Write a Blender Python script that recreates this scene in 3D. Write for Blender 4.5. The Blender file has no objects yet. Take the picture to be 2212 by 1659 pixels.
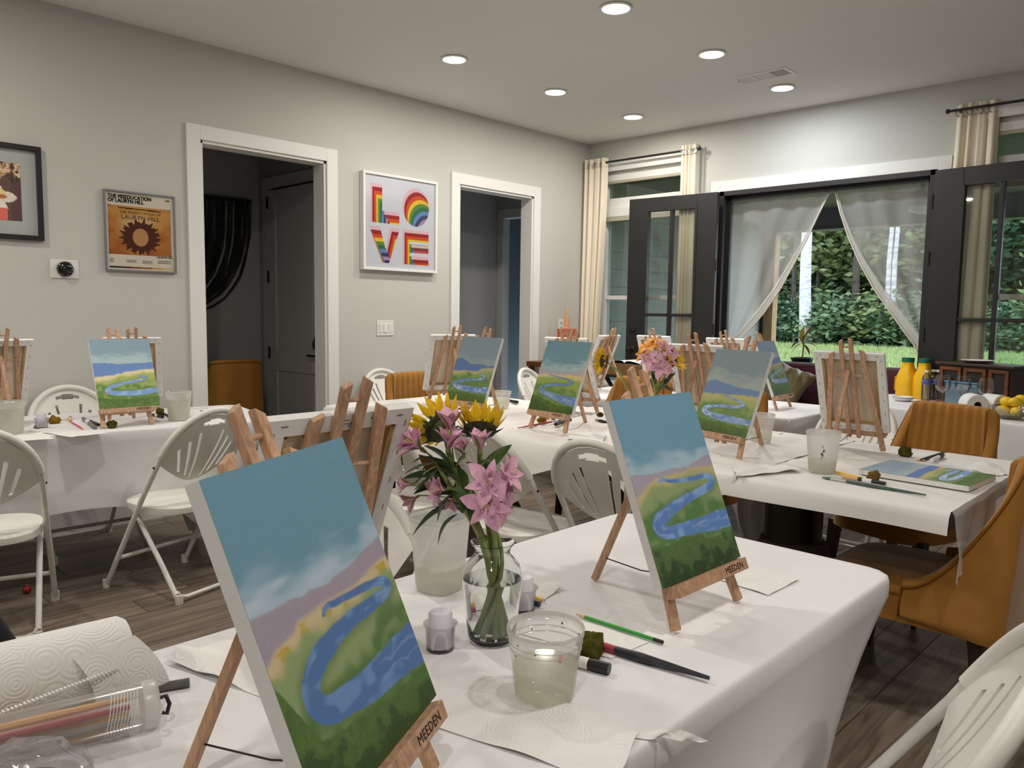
import bpy, bmesh, math, random
import numpy as np
from mathutils import Vector, Matrix, noise as mnoise

S = bpy.context.scene
COL = S.collection
PI = math.pi
random.seed(7)
rng = np.random.default_rng(11)

# ------------------------------------------------------------------ camera
F_PX, PW, PH = 1682.6834648999704, 2212.0, 1659.0
CR = np.array([[0.7213658348270193, 0.692410339344482, 0.014115746993225837],
               [-0.07476192716473273, 0.057592948608694905, 0.9955368935992135],
               [-0.6885070708358286, 0.7192016228008774, -0.09331151681144086]])
CP = np.array([4.949329137411943, -6.236372781589573, 1.33418889184834])
cam_d = bpy.data.cameras.new('camera')
cam = bpy.data.objects.new('camera', cam_d)
COL.objects.link(cam)
cam_d.sensor_fit = 'HORIZONTAL'
cam_d.sensor_width = 36.0
cam_d.lens = 36.0 * F_PX / PW
cam_d.clip_start = 0.02
cam_d.clip_end = 300
mw = Matrix.Identity(4)
for i in range(3):
    mw[i][0], mw[i][1], mw[i][2], mw[i][3] = CR[0][i], CR[1][i], -CR[2][i], CP[i]
cam.matrix_world = mw
S.camera = cam

# ------------------------------------------------------------------ view, world, lamps' strength
S.view_settings.view_transform = 'Standard'
S.view_settings.look = 'None'
S.view_settings.gamma = 1.0
S.view_settings.use_curve_mapping = False
S.view_settings.exposure = 0.0
LAMP_W = 13.0           # each recessed lamp, watts
SKY = 4.4
try:
    S.cycles.use_denoising = True
    S.cycles.max_bounces = 10
    S.cycles.transparent_max_bounces = 24
    S.cycles.caustics_refractive = True
    S.cycles.caustics_reflective = False
    S.cycles.sample_clamp_indirect = 6.0
except Exception:
    pass
wd = bpy.data.worlds.new('sky')
S.world = wd
wd.use_nodes = True
_nt = wd.node_tree
_nt.nodes.clear()
_o = _nt.nodes.new('ShaderNodeOutputWorld')
_b = _nt.nodes.new('ShaderNodeBackground')
_b.inputs[0].default_value = (0.80, 0.90, 1.0, 1)
_b.inputs[1].default_value = SKY
_nt.links.new(_b.outputs[0], _o.inputs[0])

# ------------------------------------------------------------------ colour + pixel helpers
def lin(v):
    v = v / 255.0
    return v / 12.92 if v <= 0.04045 else ((v + 0.055) / 1.055) ** 2.4
WHITE = lin(205)
def rgb(r, g, b):
    return (lin(r), lin(g), lin(b))
def ob(r, g, b, k=0.80):
    """a colour as it looks in the picture -> reflectance, taking a lit white sheet as (205,205,205)"""
    return tuple(min(0.92, lin(c) / WHITE * k) for c in (r, g, b))
def ray(u, v):
    return CR.T @ np.array([(u - PW / 2) / F_PX, (PH / 2 - v) / F_PX, 1.0])
def atz(u, v, z):
    d = ray(u, v); return CP + d * ((z - CP[2]) / d[2])
def aty(u, v, y):
    d = ray(u, v); return CP + d * ((y - CP[1]) / d[1])

# ------------------------------------------------------------------ materials
def nodes(name):
    m = bpy.data.materials.new(name)
    m.use_nodes = True
    nt = m.node_tree
    return m, nt, nt.nodes['Principled BSDF'], nt.nodes['Material Output']
def N(nt, t, **kw):
    n = nt.nodes.new(t)
    for k, v in kw.items():
        if k.startswith('i_'):
            n.inputs[int(k[2:])].default_value = v
        else:
            setattr(n, k, v)
    return n
def tex_co(nt, scale=(1, 1, 1), rot=(0, 0, 0)):
    tc = N(nt, 'ShaderNodeTexCoord')
    mp = N(nt, 'ShaderNodeMapping')
    mp.inputs['Scale'].default_value = scale
    mp.inputs['Rotation'].default_value = rot
    nt.links.new(tc.outputs['Object'], mp.inputs['Vector'])
    return mp.outputs['Vector']
def mat(name, col, rough=0.6, metal=0.0, spec=0.4, var=0.0, vscale=6.0, bump=0.0, bscale=120.0, sheen=0.0,
        coat=0.0, stretch=None):
    """plain principled surface with optional mottling (var) and fine relief (bump)"""
    m, nt, p, o = nodes(name)
    p.inputs['Base Color'].default_value = (*col, 1)
    p.inputs['Roughness'].default_value = rough
    p.inputs['Metallic'].default_value = metal
    p.inputs['Specular IOR Level'].default_value = spec
    if sheen:
        p.inputs['Sheen Weight'].default_value = sheen
        p.inputs['Sheen Roughness'].default_value = 0.4
    if coat:
        p.inputs['Coat Weight'].default_value = coat
    if var or bump:
        vec = tex_co(nt, stretch or (1, 1, 1))
        if var:
            n = N(nt, 'ShaderNodeTexNoise')
            n.inputs['Scale'].default_value = vscale
            n.inputs['Detail'].default_value = 6
            nt.links.new(vec, n.inputs['Vector'])
            r = N(nt, 'ShaderNodeValToRGB')
            r.color_ramp.elements[0].position = 0.3
            r.color_ramp.elements[1].position = 0.7
            r.color_ramp.elements[0].color = (*[c * (1 - var) for c in col], 1)
            r.color_ramp.elements[1].color = (*[min(1, c * (1 + var)) for c in col], 1)
            nt.links.new(n.outputs['Fac'], r.inputs['Fac'])
            nt.links.new(r.outputs['Color'], p.inputs['Base Color'])
        if bump:
            n2 = N(nt, 'ShaderNodeTexNoise')
            n2.inputs['Scale'].default_value = bscale
            n2.inputs['Detail'].default_value = 4
            nt.links.new(vec, n2.inputs['Vector'])
            b = N(nt, 'ShaderNodeBump')
            b.inputs['Strength'].default_value = bump
            b.inputs['Distance'].default_value = 0.004
            nt.links.new(n2.outputs['Fac'], b.inputs['Height'])
            nt.links.new(b.outputs['Normal'], p.inputs['Normal'])
    return m
def wood(name, c1, c2, axis=2, scale=18.0, rough=0.5, spec=0.35, per_object=0.0):
    """long streaky grain along the local axis"""
    m, nt, p, o = nodes(name)
    sc = [scale, scale, scale]
    sc[axis] = scale * 0.06
    vec = tex_co(nt, tuple(sc))
    oi = N(nt, 'ShaderNodeObjectInfo')
    add = N(nt, 'ShaderNodeVectorMath', operation='ADD')
    cm = N(nt, 'ShaderNodeCombineXYZ')
    mul = N(nt, 'ShaderNodeMath', operation='MULTIPLY'); mul.inputs[1].default_value = 37.0
    nt.links.new(oi.outputs['Random'], mul.inputs[0])
    nt.links.new(mul.outputs[0], cm.inputs[0]); nt.links.new(mul.outputs[0], cm.inputs[1])
    nt.links.new(vec, add.inputs[0]); nt.links.new(cm.outputs[0], add.inputs[1])
    n = N(nt, 'ShaderNodeTexNoise')
    n.inputs['Scale'].default_value = 4.0; n.inputs['Detail'].default_value = 8; n.inputs['Distortion'].default_value = 1.2
    nt.links.new(add.outputs[0], n.inputs['Vector'])
    r = N(nt, 'ShaderNodeValToRGB')
    r.color_ramp.elements[0].position = 0.32; r.color_ramp.elements[1].position = 0.68
    r.color_ramp.elements[0].color = (*c1, 1); r.color_ramp.elements[1].color = (*c2, 1)
    nt.links.new(n.outputs['Fac'], r.inputs['Fac'])
    col = r.outputs['Color']
    if per_object:
        hs = N(nt, 'ShaderNodeHueSaturation')
        mr = N(nt, 'ShaderNodeMapRange')
        mr.inputs['To Min'].default_value = 1 - per_object; mr.inputs['To Max'].default_value = 1 + per_object
        nt.links.new(oi.outputs['Random'], mr.inputs['Value'])
        nt.links.new(mr.outputs[0], hs.inputs['Value'])
        nt.links.new(col, hs.inputs['Color']); col = hs.outputs['Color']
    nt.links.new(col, p.inputs['Base Color'])
    p.inputs['Roughness'].default_value = rough
    p.inputs['Specular IOR Level'].default_value = spec
    b = N(nt, 'ShaderNodeBump'); b.inputs['Strength'].default_value = 0.15; b.inputs['Distance'].default_value = 0.002
    nt.links.new(n.outputs['Fac'], b.inputs['Height']); nt.links.new(b.outputs['Normal'], p.inputs['Normal'])
    return m
def glass(name, tint=(1, 1, 1), ior=1.45, rough=0.0):
    m, nt, p, o = nodes(name)
    p.inputs['Base Color'].default_value = (*tint, 1)
    p.inputs['Transmission Weight'].default_value = 1.0
    p.inputs['IOR'].default_value = ior
    p.inputs['Roughness'].default_value = rough
    return m
def pane_glass(name, tint=(0.9, 0.95, 0.92), refl=0.07):
    """thin sheet: see-through with a fresnel reflection"""
    m, nt, p, o = nodes(name)
    nt.nodes.remove(p)
    t = N(nt, 'ShaderNodeBsdfTransparent'); t.inputs[0].default_value = (*tint, 1)
    g = N(nt, 'ShaderNodeBsdfGlossy'); g.inputs['Roughness'].default_value = 0.02
    lw = N(nt, 'ShaderNodeFresnel'); lw.inputs['IOR'].default_value = 1.5
    mx = N(nt, 'ShaderNodeMixShader')
    ad = N(nt, 'ShaderNodeMath', operation='MULTIPLY', use_clamp=True); ad.inputs[1].default_value = refl / 0.07
    nt.links.new(lw.outputs[0], ad.inputs[0]); nt.links.new(ad.outputs[0], mx.inputs[0])
    nt.links.new(t.outputs[0], mx.inputs[1]); nt.links.new(g.outputs[0], mx.inputs[2])
    nt.links.new(mx.outputs[0], o.inputs[0])
    return m
def film(name, col, alpha=0.5, gloss=0.1, rough=0.25, transl=0.4):
    """translucent plastic / sheer cloth: part of the light goes straight through, the rest scatters"""
    m, nt, p, o = nodes(name)
    nt.nodes.remove(p)
    t = N(nt, 'ShaderNodeBsdfTransparent')
    d = N(nt, 'ShaderNodeBsdfDiffuse'); d.inputs[0].default_value = (*col, 1)
    tl = N(nt, 'ShaderNodeBsdfTranslucent'); tl.inputs[0].default_value = (*col, 1)
    g = N(nt, 'ShaderNodeBsdfGlossy'); g.inputs['Roughness'].default_value = rough
    m1 = N(nt, 'ShaderNodeMixShader'); m1.inputs[0].default_value = transl
    m2 = N(nt, 'ShaderNodeMixShader'); m2.inputs[0].default_value = alpha
    m3 = N(nt, 'ShaderNodeMixShader'); m3.inputs[0].default_value = gloss
    L = nt.links.new
    L(d.outputs[0], m1.inputs[1]); L(tl.outputs[0], m1.inputs[2])
    L(t.outputs[0], m2.inputs[1]); L(m1.outputs[0], m2.inputs[2])
    L(m2.outputs[0], m3.inputs[1]); L(g.outputs[0], m3.inputs[2])
    L(m3.outputs[0], o.inputs[0])
    return m
def emit(name, col, s):
    m, nt, p, o = nodes(name)
    p.inputs['Base Color'].default_value = (0.8, 0.8, 0.8, 1)
    p.inputs['Emission Color'].default_value = (*col, 1)
    p.inputs['Emission Strength'].default_value = s
    return m
def vcol(name, rough=0.6, spec=0.3, bump=0.0, bscale=900):
    m, nt, p, o = nodes(name)
    a = N(nt, 'ShaderNodeAttribute'); a.attribute_name = 'Col'
    nt.links.new(a.outputs['Color'], p.inputs['Base Color'])
    p.inputs['Roughness'].default_value = rough
    p.inputs['Specular IOR Level'].default_value = spec
    if bump:
        n = N(nt, 'ShaderNodeTexNoise'); n.inputs['Scale'].default_value = bscale; n.inputs['Detail'].default_value = 3
        nt.links.new(tex_co(nt), n.inputs['Vector'])
        b = N(nt, 'ShaderNodeBump'); b.inputs['Strength'].default_value = bump; b.inputs['Distance'].default_value = 0.002
        nt.links.new(n.outputs['Fac'], b.inputs['Height']); nt.links.new(b.outputs['Normal'], p.inputs['Normal'])
    return m
def towel_mat(name, col, scale=22.0):
    """embossed rings of a kitchen towel"""
    m, nt, p, o = nodes(name)
    p.inputs['Base Color'].default_value = (*col, 1)
    p.inputs['Roughness'].default_value = 0.9
    p.inputs['Specular IOR Level'].default_value = 0.1
    v = N(nt, 'ShaderNodeTexVoronoi'); v.inputs['Scale'].default_value = scale
    nt.links.new(tex_co(nt), v.inputs['Vector'])
    ml = N(nt, 'ShaderNodeMath', operation='MULTIPLY'); ml.inputs[1].default_value = 46.0
    sn = N(nt, 'ShaderNodeMath', operation='SINE')
    nt.links.new(v.outputs['Distance'], ml.inputs[0]); nt.links.new(ml.outputs[0], sn.inputs[0])
    b = N(nt, 'ShaderNodeBump'); b.inputs['Strength'].default_value = 0.28; b.inputs['Distance'].default_value = 0.0014
    nt.links.new(sn.outputs[0], b.inputs['Height']); nt.links.new(b.outputs['Normal'], p.inputs['Normal'])
    return m

M = {}
M['wall'] = mat('wall_paint', ob(196, 196, 190, 0.64), 0.75, spec=0.25, bump=0.06, bscale=260)
M['ceil'] = mat('ceiling_paint', (0.84, 0.825, 0.80), 0.9, spec=0.1)
M['trim'] = mat('trim_paint', (0.82, 0.815, 0.79), 0.45, spec=0.4)
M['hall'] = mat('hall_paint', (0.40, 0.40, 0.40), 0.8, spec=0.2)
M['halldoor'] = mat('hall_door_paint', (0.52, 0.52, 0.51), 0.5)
M['black'] = mat('black_paint', (0.020, 0.019, 0.019), 0.42, spec=0.4, var=0.15, vscale=3)
M['blackmetal'] = mat('black_metal', (0.012, 0.012, 0.013), 0.4, spec=0.5)
M['plastic_w'] = mat('white_plastic', (0.80, 0.79, 0.755), 0.42, spec=0.45)
M['chairwhite'] = mat('chair_white_plastic', (0.80, 0.785, 0.735), 0.40, spec=0.45, var=0.03, vscale=9)
M['chairtube'] = mat('chair_white_steel', (0.76, 0.75, 0.72), 0.35, spec=0.5, var=0.08, vscale=25)
M['cap'] = mat('chair_foot_cap', (0.70, 0.67, 0.60), 0.6, var=0.25, vscale=90)
M['bolt'] = mat('dark_bolt', (0.05, 0.05, 0.05), 0.4, metal=0.6)
M['spandex'] = mat('white_spandex', (0.80, 0.80, 0.815), 0.85, spec=0.15, var=0.02, vscale=4, bump=0.05, bscale=700)
M['tablecloth'] = mat('white_tablecloth', (0.82, 0.81, 0.79), 0.7, spec=0.2, var=0.015, vscale=5)
M['plasticcloth'] = film('thin_plastic_cloth', (0.85, 0.85, 0.84), alpha=0.72, gloss=0.06, rough=0.3)
M['easel'] = wood('beech_easel', ob(150, 118, 94), ob(190, 152, 122), axis=2, scale=26, rough=0.55, per_object=0.10)
M['canvasw'] = mat('white_canvas_edge', (0.80, 0.80, 0.79), 0.85, spec=0.15, bump=0.1, bscale=900)
M['canvasraw'] = mat('raw_canvas', ob(196, 184, 164), 0.9, spec=0.1, bump=0.15, bscale=1200, var=0.03, vscale=14)
M['stretcher'] = wood('stretcher_pine', ob(150, 118, 74), ob(182, 150, 102), axis=2, scale=20)
M['staple'] = mat('staple_metal', (0.25, 0.25, 0.25), 0.4, metal=0.9)
M['paint'] = vcol('canvas_painting', 0.55, 0.35, bump=0.12, bscale=1100)
M['print'] = vcol('printed_sheet', 0.5, 0.3)
M['cord'] = mat('brown_cord', (0.05, 0.03, 0.025), 0.8)
M['ink'] = mat('burnt_lettering', (0.05, 0.025, 0.015), 0.7)
M['mustard'] = mat('mustard_velvet', ob(146, 102, 46), 0.85, spec=0.15, var=0.10, vscale=9, sheen=0.35, bump=0.12, bscale=420)
M['piping'] = mat('mustard_piping', ob(120, 78, 28), 0.8, spec=0.15)
M['darkleg'] = wood('dark_stained_leg', (0.018, 0.010, 0.007), (0.045, 0.025, 0.016), axis=2, scale=20, rough=0.4)
M['bronze'] = mat('dark_bronze_drum', (0.040, 0.034, 0.026), 0.35, metal=0.7, var=0.2, vscale=4)
M['rope'] = mat('woven_base', (0.115, 0.092, 0.075), 0.85, var=0.25, vscale=60, bump=0.6, bscale=160)
M['curtain'] = mat('cream_curtain', ob(212, 203, 184), 0.85, spec=0.1, bump=0.12, bscale=420)
M['screen'] = film('sheer_screen', (0.80, 0.80, 0.77), alpha=0.40, gloss=0.0, transl=0.25)
M['screen_band'] = film('sheer_screen_folds', (0.80, 0.79, 0.75), alpha=0.68, gloss=0.0, transl=0.25)
M['pane'] = pane_glass('window_pane', (0.86, 0.93, 0.89), 0.06)
M['glazing'] = pane_glass('picture_glazing', (1, 1, 1), 0.03)
M['doorpane'] = pane_glass('door_pane', (0.97, 0.985, 0.975), 0.06)
M['chrome'] = mat('grommet_steel', (0.5, 0.5, 0.5), 0.25, metal=1.0)
M['glass'] = glass('clear_glass', (0.97, 0.99, 0.98), 1.48)
M['thinglass'] = pane_glass('thin_wine_glass', (0.985, 0.99, 0.99), 0.045)
M['water'] = glass('vase_water', (0.97, 0.98, 0.96), 1.33)
M['tub'] = film('clear_plastic_tub', (0.80, 0.81, 0.76), alpha=0.34, gloss=0.10, rough=0.15, transl=0.5)
M['tubrim'] = film('clear_plastic_rim', (0.84, 0.84, 0.80), alpha=0.55, gloss=0.12, rough=0.15, transl=0.5)
M['cup'] = film('frosted_plastic_cup', (0.82, 0.83, 0.81), alpha=0.66, gloss=0.05, rough=0.3, transl=0.5)
M['cloudy'] = film('cloudy_rinse_water', ob(205, 202, 170), alpha=0.55, gloss=0.06, rough=0.1, transl=0.5)
M['cloudytop'] = film('cloudy_water_surface', ob(198, 198, 172), alpha=0.40, gloss=0.12, rough=0.05, transl=0.5)
M['wax'] = mat('lilac_wax', ob(196, 190, 202), 0.6, spec=0.3)
M['towel'] = towel_mat('paper_towel', (0.83, 0.825, 0.81), 24)
M['paper'] = mat('white_paper', (0.83, 0.825, 0.81), 0.9, spec=0.1, bump=0.15, bscale=300)
M['sponge_d'] = mat('olive_sponge', ob(70, 66, 26), 0.95, spec=0.05, var=0.45, vscale=60, bump=1.0, bscale=240)
M['sponge_b'] = mat('brown_sponge', ob(104, 84, 44), 0.95, spec=0.05, var=0.4, vscale=70, bump=1.0, bscale=240)
M['sponge_y'] = mat('mustard_sponge', ob(120, 92, 30), 0.95, spec=0.05, var=0.4, vscale=70, bump=1.0, bscale=240)
def flat(name, c, rough=0.45, **kw):
    M[name] = mat(name, c, rough, **kw)
flat('pencil_green', ob(40, 140, 40)); flat('pencil_yellow', ob(214, 178, 40)); flat('pencil_orange', ob(206, 140, 56))
flat('pencil_red', ob(196, 60, 80)); flat('bare_wood', ob(206, 164, 116), 0.7); flat('graphite', (0.03, 0.03, 0.03))
flat('eraser_black', (0.02, 0.02, 0.022), 0.6); flat('marker_black', (0.015, 0.015, 0.016), 0.35); flat('marker_grey', ob(104, 104, 102))
flat('brush_dark', ob(40, 42, 46), 0.4, var=0.4, vscale=60); flat('brush_green', ob(66, 86, 76), 0.45, var=0.2, vscale=60)
flat('ferrule', (0.55, 0.55, 0.55), 0.3, metal=1.0); flat('bristle', ob(52, 62, 54), 0.9); flat('handle_red', ob(150, 52, 60))
flat('leaf', ob(56, 78, 36), 0.5, var=0.25, vscale=40); flat('leaf_dark', ob(38, 58, 34), 0.5, var=0.25, vscale=40)
flat('stem', ob(128, 142, 86), 0.55, var=0.15, vscale=60); flat('petal_yellow', ob(232, 178, 20), 0.6, var=0.12, vscale=80)
flat('sun_disc', ob(54, 44, 26), 0.9, bump=0.8, bscale=500); flat('sepal', ob(58, 72, 44), 0.8, var=0.3, vscale=90)
flat('petal_pink', ob(205, 158, 182), 0.55, var=0.14, vscale=120); flat('petal_throat', ob(204, 186, 140), 0.6)
flat('petal_green', ob(112, 112, 62), 0.6); flat('petal_orange', ob(224, 150, 44), 0.6)
flat('fleck', ob(120, 40, 80), 0.6)
M['nail'] = M['bolt']

# ------------------------------------------------------------------ mesh builder
class MB:
    def __init__(s):
        s.v = []; s.f = []
    def add(s, v, f, T=None):
        o = len(s.v)
        if T is not None:
            v = [tuple(T @ Vector(q)) for q in v]
        s.v += [tuple(map(float, q)) for q in v]
        s.f += [tuple(i + o for i in q) for q in f]
        return s
    def box(s, c, d, T=None, taper=None):
        """centre, full size; taper scales the top face in x,y"""
        hx, hy, hz = d[0] / 2, d[1] / 2, d[2] / 2
        t = taper or (1, 1)
        v = [(c[0] + sx * hx * (t[0] if sz > 0 else 1), c[1] + sy * hy * (t[1] if sz > 0 else 1), c[2] + sz * hz)
             for sz in (-1, 1) for sy in (-1, 1) for sx in (-1, 1)]
        f = [(0, 2, 3, 1), (4, 5, 7, 6), (0, 1, 5, 4), (2, 6, 7, 3), (0, 4, 6, 2), (1, 3, 7, 5)]
        return s.add(v, f, T)
    def span(s, a, b, T=None):
        return s.box([(a[i] + b[i]) / 2 for i in range(3)], [abs(b[i] - a[i]) for i in range(3)], T)
    def bar(s, a, b, w, t, up=(0, 0, 1), w2=None, T=None):
        """square bar from a to b; w across, t along 'up'"""
        a = Vector(a); b = Vector(b); d = (b - a).normalized(); up = Vector(up)
        x = d.cross(up).normalized(); y = x.cross(d).normalized()
        w2 = w if w2 is None else w2
        v = []
        for p, ww in ((a, w), (b, w2)):
            for i, j in ((-1, -1), (1, -1), (1, 1), (-1, 1)):
                v.append(tuple(p + x * (i * ww / 2) + y * (j * t * (ww / w) / 2)))
        f = [(0, 1, 2, 3), (7, 6, 5, 4), (0, 4, 5, 1), (1, 5, 6, 2), (2, 6, 7, 3), (3, 7, 4, 0)]
        return s.add(v, f, T)
    def tube(s, pts, r, n=8, closed=False, cap=True, T=None):
        P = [Vector(p) for p in pts]; m = len(P)
        rr = r if hasattr(r, '__len__') else [r] * m
        v = []; f = []; pn = None
        for i in range(m):
            if closed: d = (P[(i + 1) % m] - P[i - 1])
            else: d = P[min(i + 1, m - 1)] - P[max(i - 1, 0)]
            d = d.normalized() if d.length > 1e-9 else Vector((0, 0, 1))
            if pn is None:
                pn = d.cross(Vector((0.31, 0.17, 0.93)))
                if pn.length < 1e-3: pn = d.cross(Vector((1, 0, 0)))
            pn = (pn - d * pn.dot(d)).normalized(); q = d.cross(pn)
            for k in range(n):
                a = 2 * PI * k / n
                v.append(tuple(P[i] + (pn * math.cos(a) + q * math.sin(a)) * rr[i]))
        for i in range(m if closed else m - 1):
            for k in range(n):
                a = i * n + k; b = i * n + (k + 1) % n; c = ((i + 1) % m) * n
                f.append((a, b, c + (k + 1) % n, c + k))
        if cap and not closed:
            f.append(tuple(range(n))[::-1]); f.append(tuple((m - 1) * n + k for k in range(n)))
        return s.add(v, f, T)
    def lathe(s, prof, n=24, T=None, cap0=False, cap1=False, sq=None):
        """prof: (r, z) list, turned about z; sq: rounded-square exponent"""
        v = []; f = []
        for r, z in prof:
            for k in range(n):
                a = 2 * PI * k / n
                c, q = math.cos(a), math.sin(a)
                if sq:
                    e = (abs(c) ** sq + abs(q) ** sq) ** (-1 / sq); c, q = c * e, q * e
                v.append((r * c, r * q, z))
        for i in range(len(prof) - 1):
            for k in range(n):
                a = i * n + k; b = i * n + (k + 1) % n
                f.append((a, b, b + n, a + n))
        if cap0: f.append(tuple(range(n))[::-1])
        if cap1: f.append(tuple((len(prof) - 1) * n + k for k in range(n)))
        return s.add(v, f, T)
    def grid(s, fn, nu, nv, T=None, closeu=False, keep=None):
        v = [fn(i / nu, j / nv) for j in range(nv + 1) for i in range(nu + (0 if closeu else 1))]
        w = nu + (0 if closeu else 1); f = []
        for j in range(nv):
            for i in range(nu):
                if keep and not keep((i + .5) / nu, (j + .5) / nv): continue
                a = j * w + i; b = j * w + (i + 1) % w
                f.append((a, b, b + w, a + w))
        return s.add(v, f, T)
    def prism(s, poly, z0, z1, T=None):
        n = len(poly)
        v = [(x, y, z0) for x, y in poly] + [(x, y, z1) for x, y in poly]
        f = [tuple(range(n))[::-1], tuple(range(n, 2 * n))] + [(i, (i + 1) % n, n + (i + 1) % n, n + i) for i in range(n)]
        return s.add(v, f, T)
    def ball(s, c, r, nu=12, nv=8, T=None):
        rx, ry, rz = r if hasattr(r, '__len__') else (r, r, r)
        return s.add(*[x for x in _ball(c, rx, ry, rz, nu, nv)], T)
    def mesh(s, name, m, smooth=None, bevel=0, solid=0, weld=False):
        me = bpy.data.meshes.new(name)
        me.from_pydata(s.v, [], s.f)
        if weld or bevel or solid:
            bm = bmesh.new(); bm.from_mesh(me)
            if weld: bmesh.ops.remove_doubles(bm, verts=bm.verts, dist=1e-5)
            if solid:
                bmesh.ops.recalc_face_normals(bm, faces=bm.faces)
                bmesh.ops.solidify(bm, geom=bm.faces[:], thickness=solid)
            if bevel:
                bmesh.ops.recalc_face_normals(bm, faces=bm.faces)
                ed = [e for e in bm.edges if len(e.link_faces) == 2 and e.calc_face_angle(0) > 0.5]
                bmesh.ops.bevel(bm, geom=ed, offset=bevel, segments=2, affect='EDGES', profile=0.5, clamp_overlap=True)
            bm.to_mesh(me); bm.free()
        if m is not None: me.materials.append(M[m] if isinstance(m, str) else m)
        if smooth is not None:
            me.polygons.foreach_set('use_smooth', [True] * len(me.polygons))
            if smooth < 180: me.set_sharp_from_angle(angle=math.radians(smooth))
        me.update()
        return me
    def build(s, name, m, parent=None, smooth=None, loc=None, **kw):
        return link(name, s.mesh(name, m, smooth, **kw), parent, loc)
def _ball(c, rx, ry, rz, nu, nv):
    v = [(c[0], c[1], c[2] - rz)]; f = []
    for j in range(1, nv):
        t = -PI / 2 + PI * j / nv
        for k in range(nu):
            a = 2 * PI * k / nu
            v.append((c[0] + rx * math.cos(t) * math.cos(a), c[1] + ry * math.cos(t) * math.sin(a), c[2] + rz * math.sin(t)))
    v.append((c[0], c[1], c[2] + rz)); L = len(v) - 1
    for k in range(nu): f.append((0, 1 + (k + 1) % nu, 1 + k))
    for j in range(nv - 2):
        for k in range(nu):
            a = 1 + j * nu + k; b = 1 + j * nu + (k + 1) % nu
            f.append((a, b, b + nu, a + nu))
    o = 1 + (nv - 2) * nu
    for k in range(nu): f.append((o + k, o + (k + 1) % nu, L))
    return v, f

# ------------------------------------------------------------------ objects
def link(name, me, parent=None, loc=None):
    o = bpy.data.objects.new(name, me)
    COL.objects.link(o)
    if parent is not None: o.parent = parent
    if loc is not None: o.location = loc
    return o
def tag(o, label, cat, group=None):
    o['label'] = label; o['category'] = cat
    if group: o['group'] = group
    return o
def thing(name, label, cat, loc=(0, 0, 0), rz=0.0, group=None):
    o = bpy.data.objects.new(name, None)
    COL.objects.link(o)
    o.empty_display_size = 0.05
    o.location = loc; o.rotation_euler = (0, 0, rz)
    return tag(o, label, cat, group)
def struct(o):
    o['kind'] = 'structure'; return o
def kids(o):
    return list(o.children)
def copy_tree(o, parent=None):
    c = o.copy(); COL.objects.link(c); c.parent = parent
    for k in kids(o): copy_tree(k, c)
    return c
def dup(root, label, loc, rz=0.0, group=None):
    c = copy_tree(root); c.location = loc; c.rotation_euler = (0, 0, rz); c['label'] = label
    if group: c['group'] = group
    return c
def text_mesh(name, body, size, m, align='CENTER', extrude=0.0, spacing=1.0):
    cu = bpy.data.curves.new(name, 'FONT')
    cu.body = body; cu.size = size; cu.align_x = align; cu.align_y = 'CENTER'; cu.extrude = extrude
    cu.space_character = spacing; cu.resolution_u = 2
    o = bpy.data.objects.new(name + '_tmp', cu); COL.objects.link(o)
    dg = bpy.context.evaluated_depsgraph_get(); dg.update()
    me = bpy.data.meshes.new_from_object(o.evaluated_get(dg))
    bpy.data.objects.remove(o)
    me.materials.clear(); me.materials.append(M[m] if isinstance(m, str) else m)
    return me
def lerp(a, b, t): return a + (b - a) * t
def sm(x, a, b):
    t = np.clip((x - a) / (b - a + 1e-12), 0, 1); return t * t * (3 - 2 * t)
def vnoise(shape_u, shape_v, seed):
    """value noise on [0,1]^2 sampled at arrays"""
    g = np.random.default_rng(seed).random((shape_v + 2, shape_u + 2))
    def fn(U, V):
        x = np.clip(U, 0, 1) * shape_u; y = np.clip(V, 0, 1) * shape_v
        i = np.floor(x).astype(int); j = np.floor(y).astype(int)
        fx = x - i; fy = y - j; fx = fx * fx * (3 - 2 * fx); fy = fy * fy * (3 - 2 * fy)
        return (g[j, i] * (1 - fx) + g[j, i + 1] * fx) * (1 - fy) + (g[j + 1, i] * (1 - fx) + g[j + 1, i + 1] * fx) * fy
    return fn
def painted_grid(name, nu, nv, pos, colfn, parent, m):
    """flat sheet carrying a painted image as vertex colours; pos(u,v)->xyz, colfn(U,V)->rgb arrays"""
    U, V = np.meshgrid(np.linspace(0, 1, nu + 1), np.linspace(0, 1, nv + 1))
    b = MB(); b.grid(lambda u, v: pos(u, v), nu, nv)
    me = b.mesh(name, m)
    c = colfn(U, V).reshape(-1, 3)
    a = me.color_attributes.new('Col', 'FLOAT_COLOR', 'POINT')
    a.data.foreach_set('color', np.concatenate([c, np.ones((len(c), 1))], 1).astype(np.float32).ravel())
    return link(name, me, parent)

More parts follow.
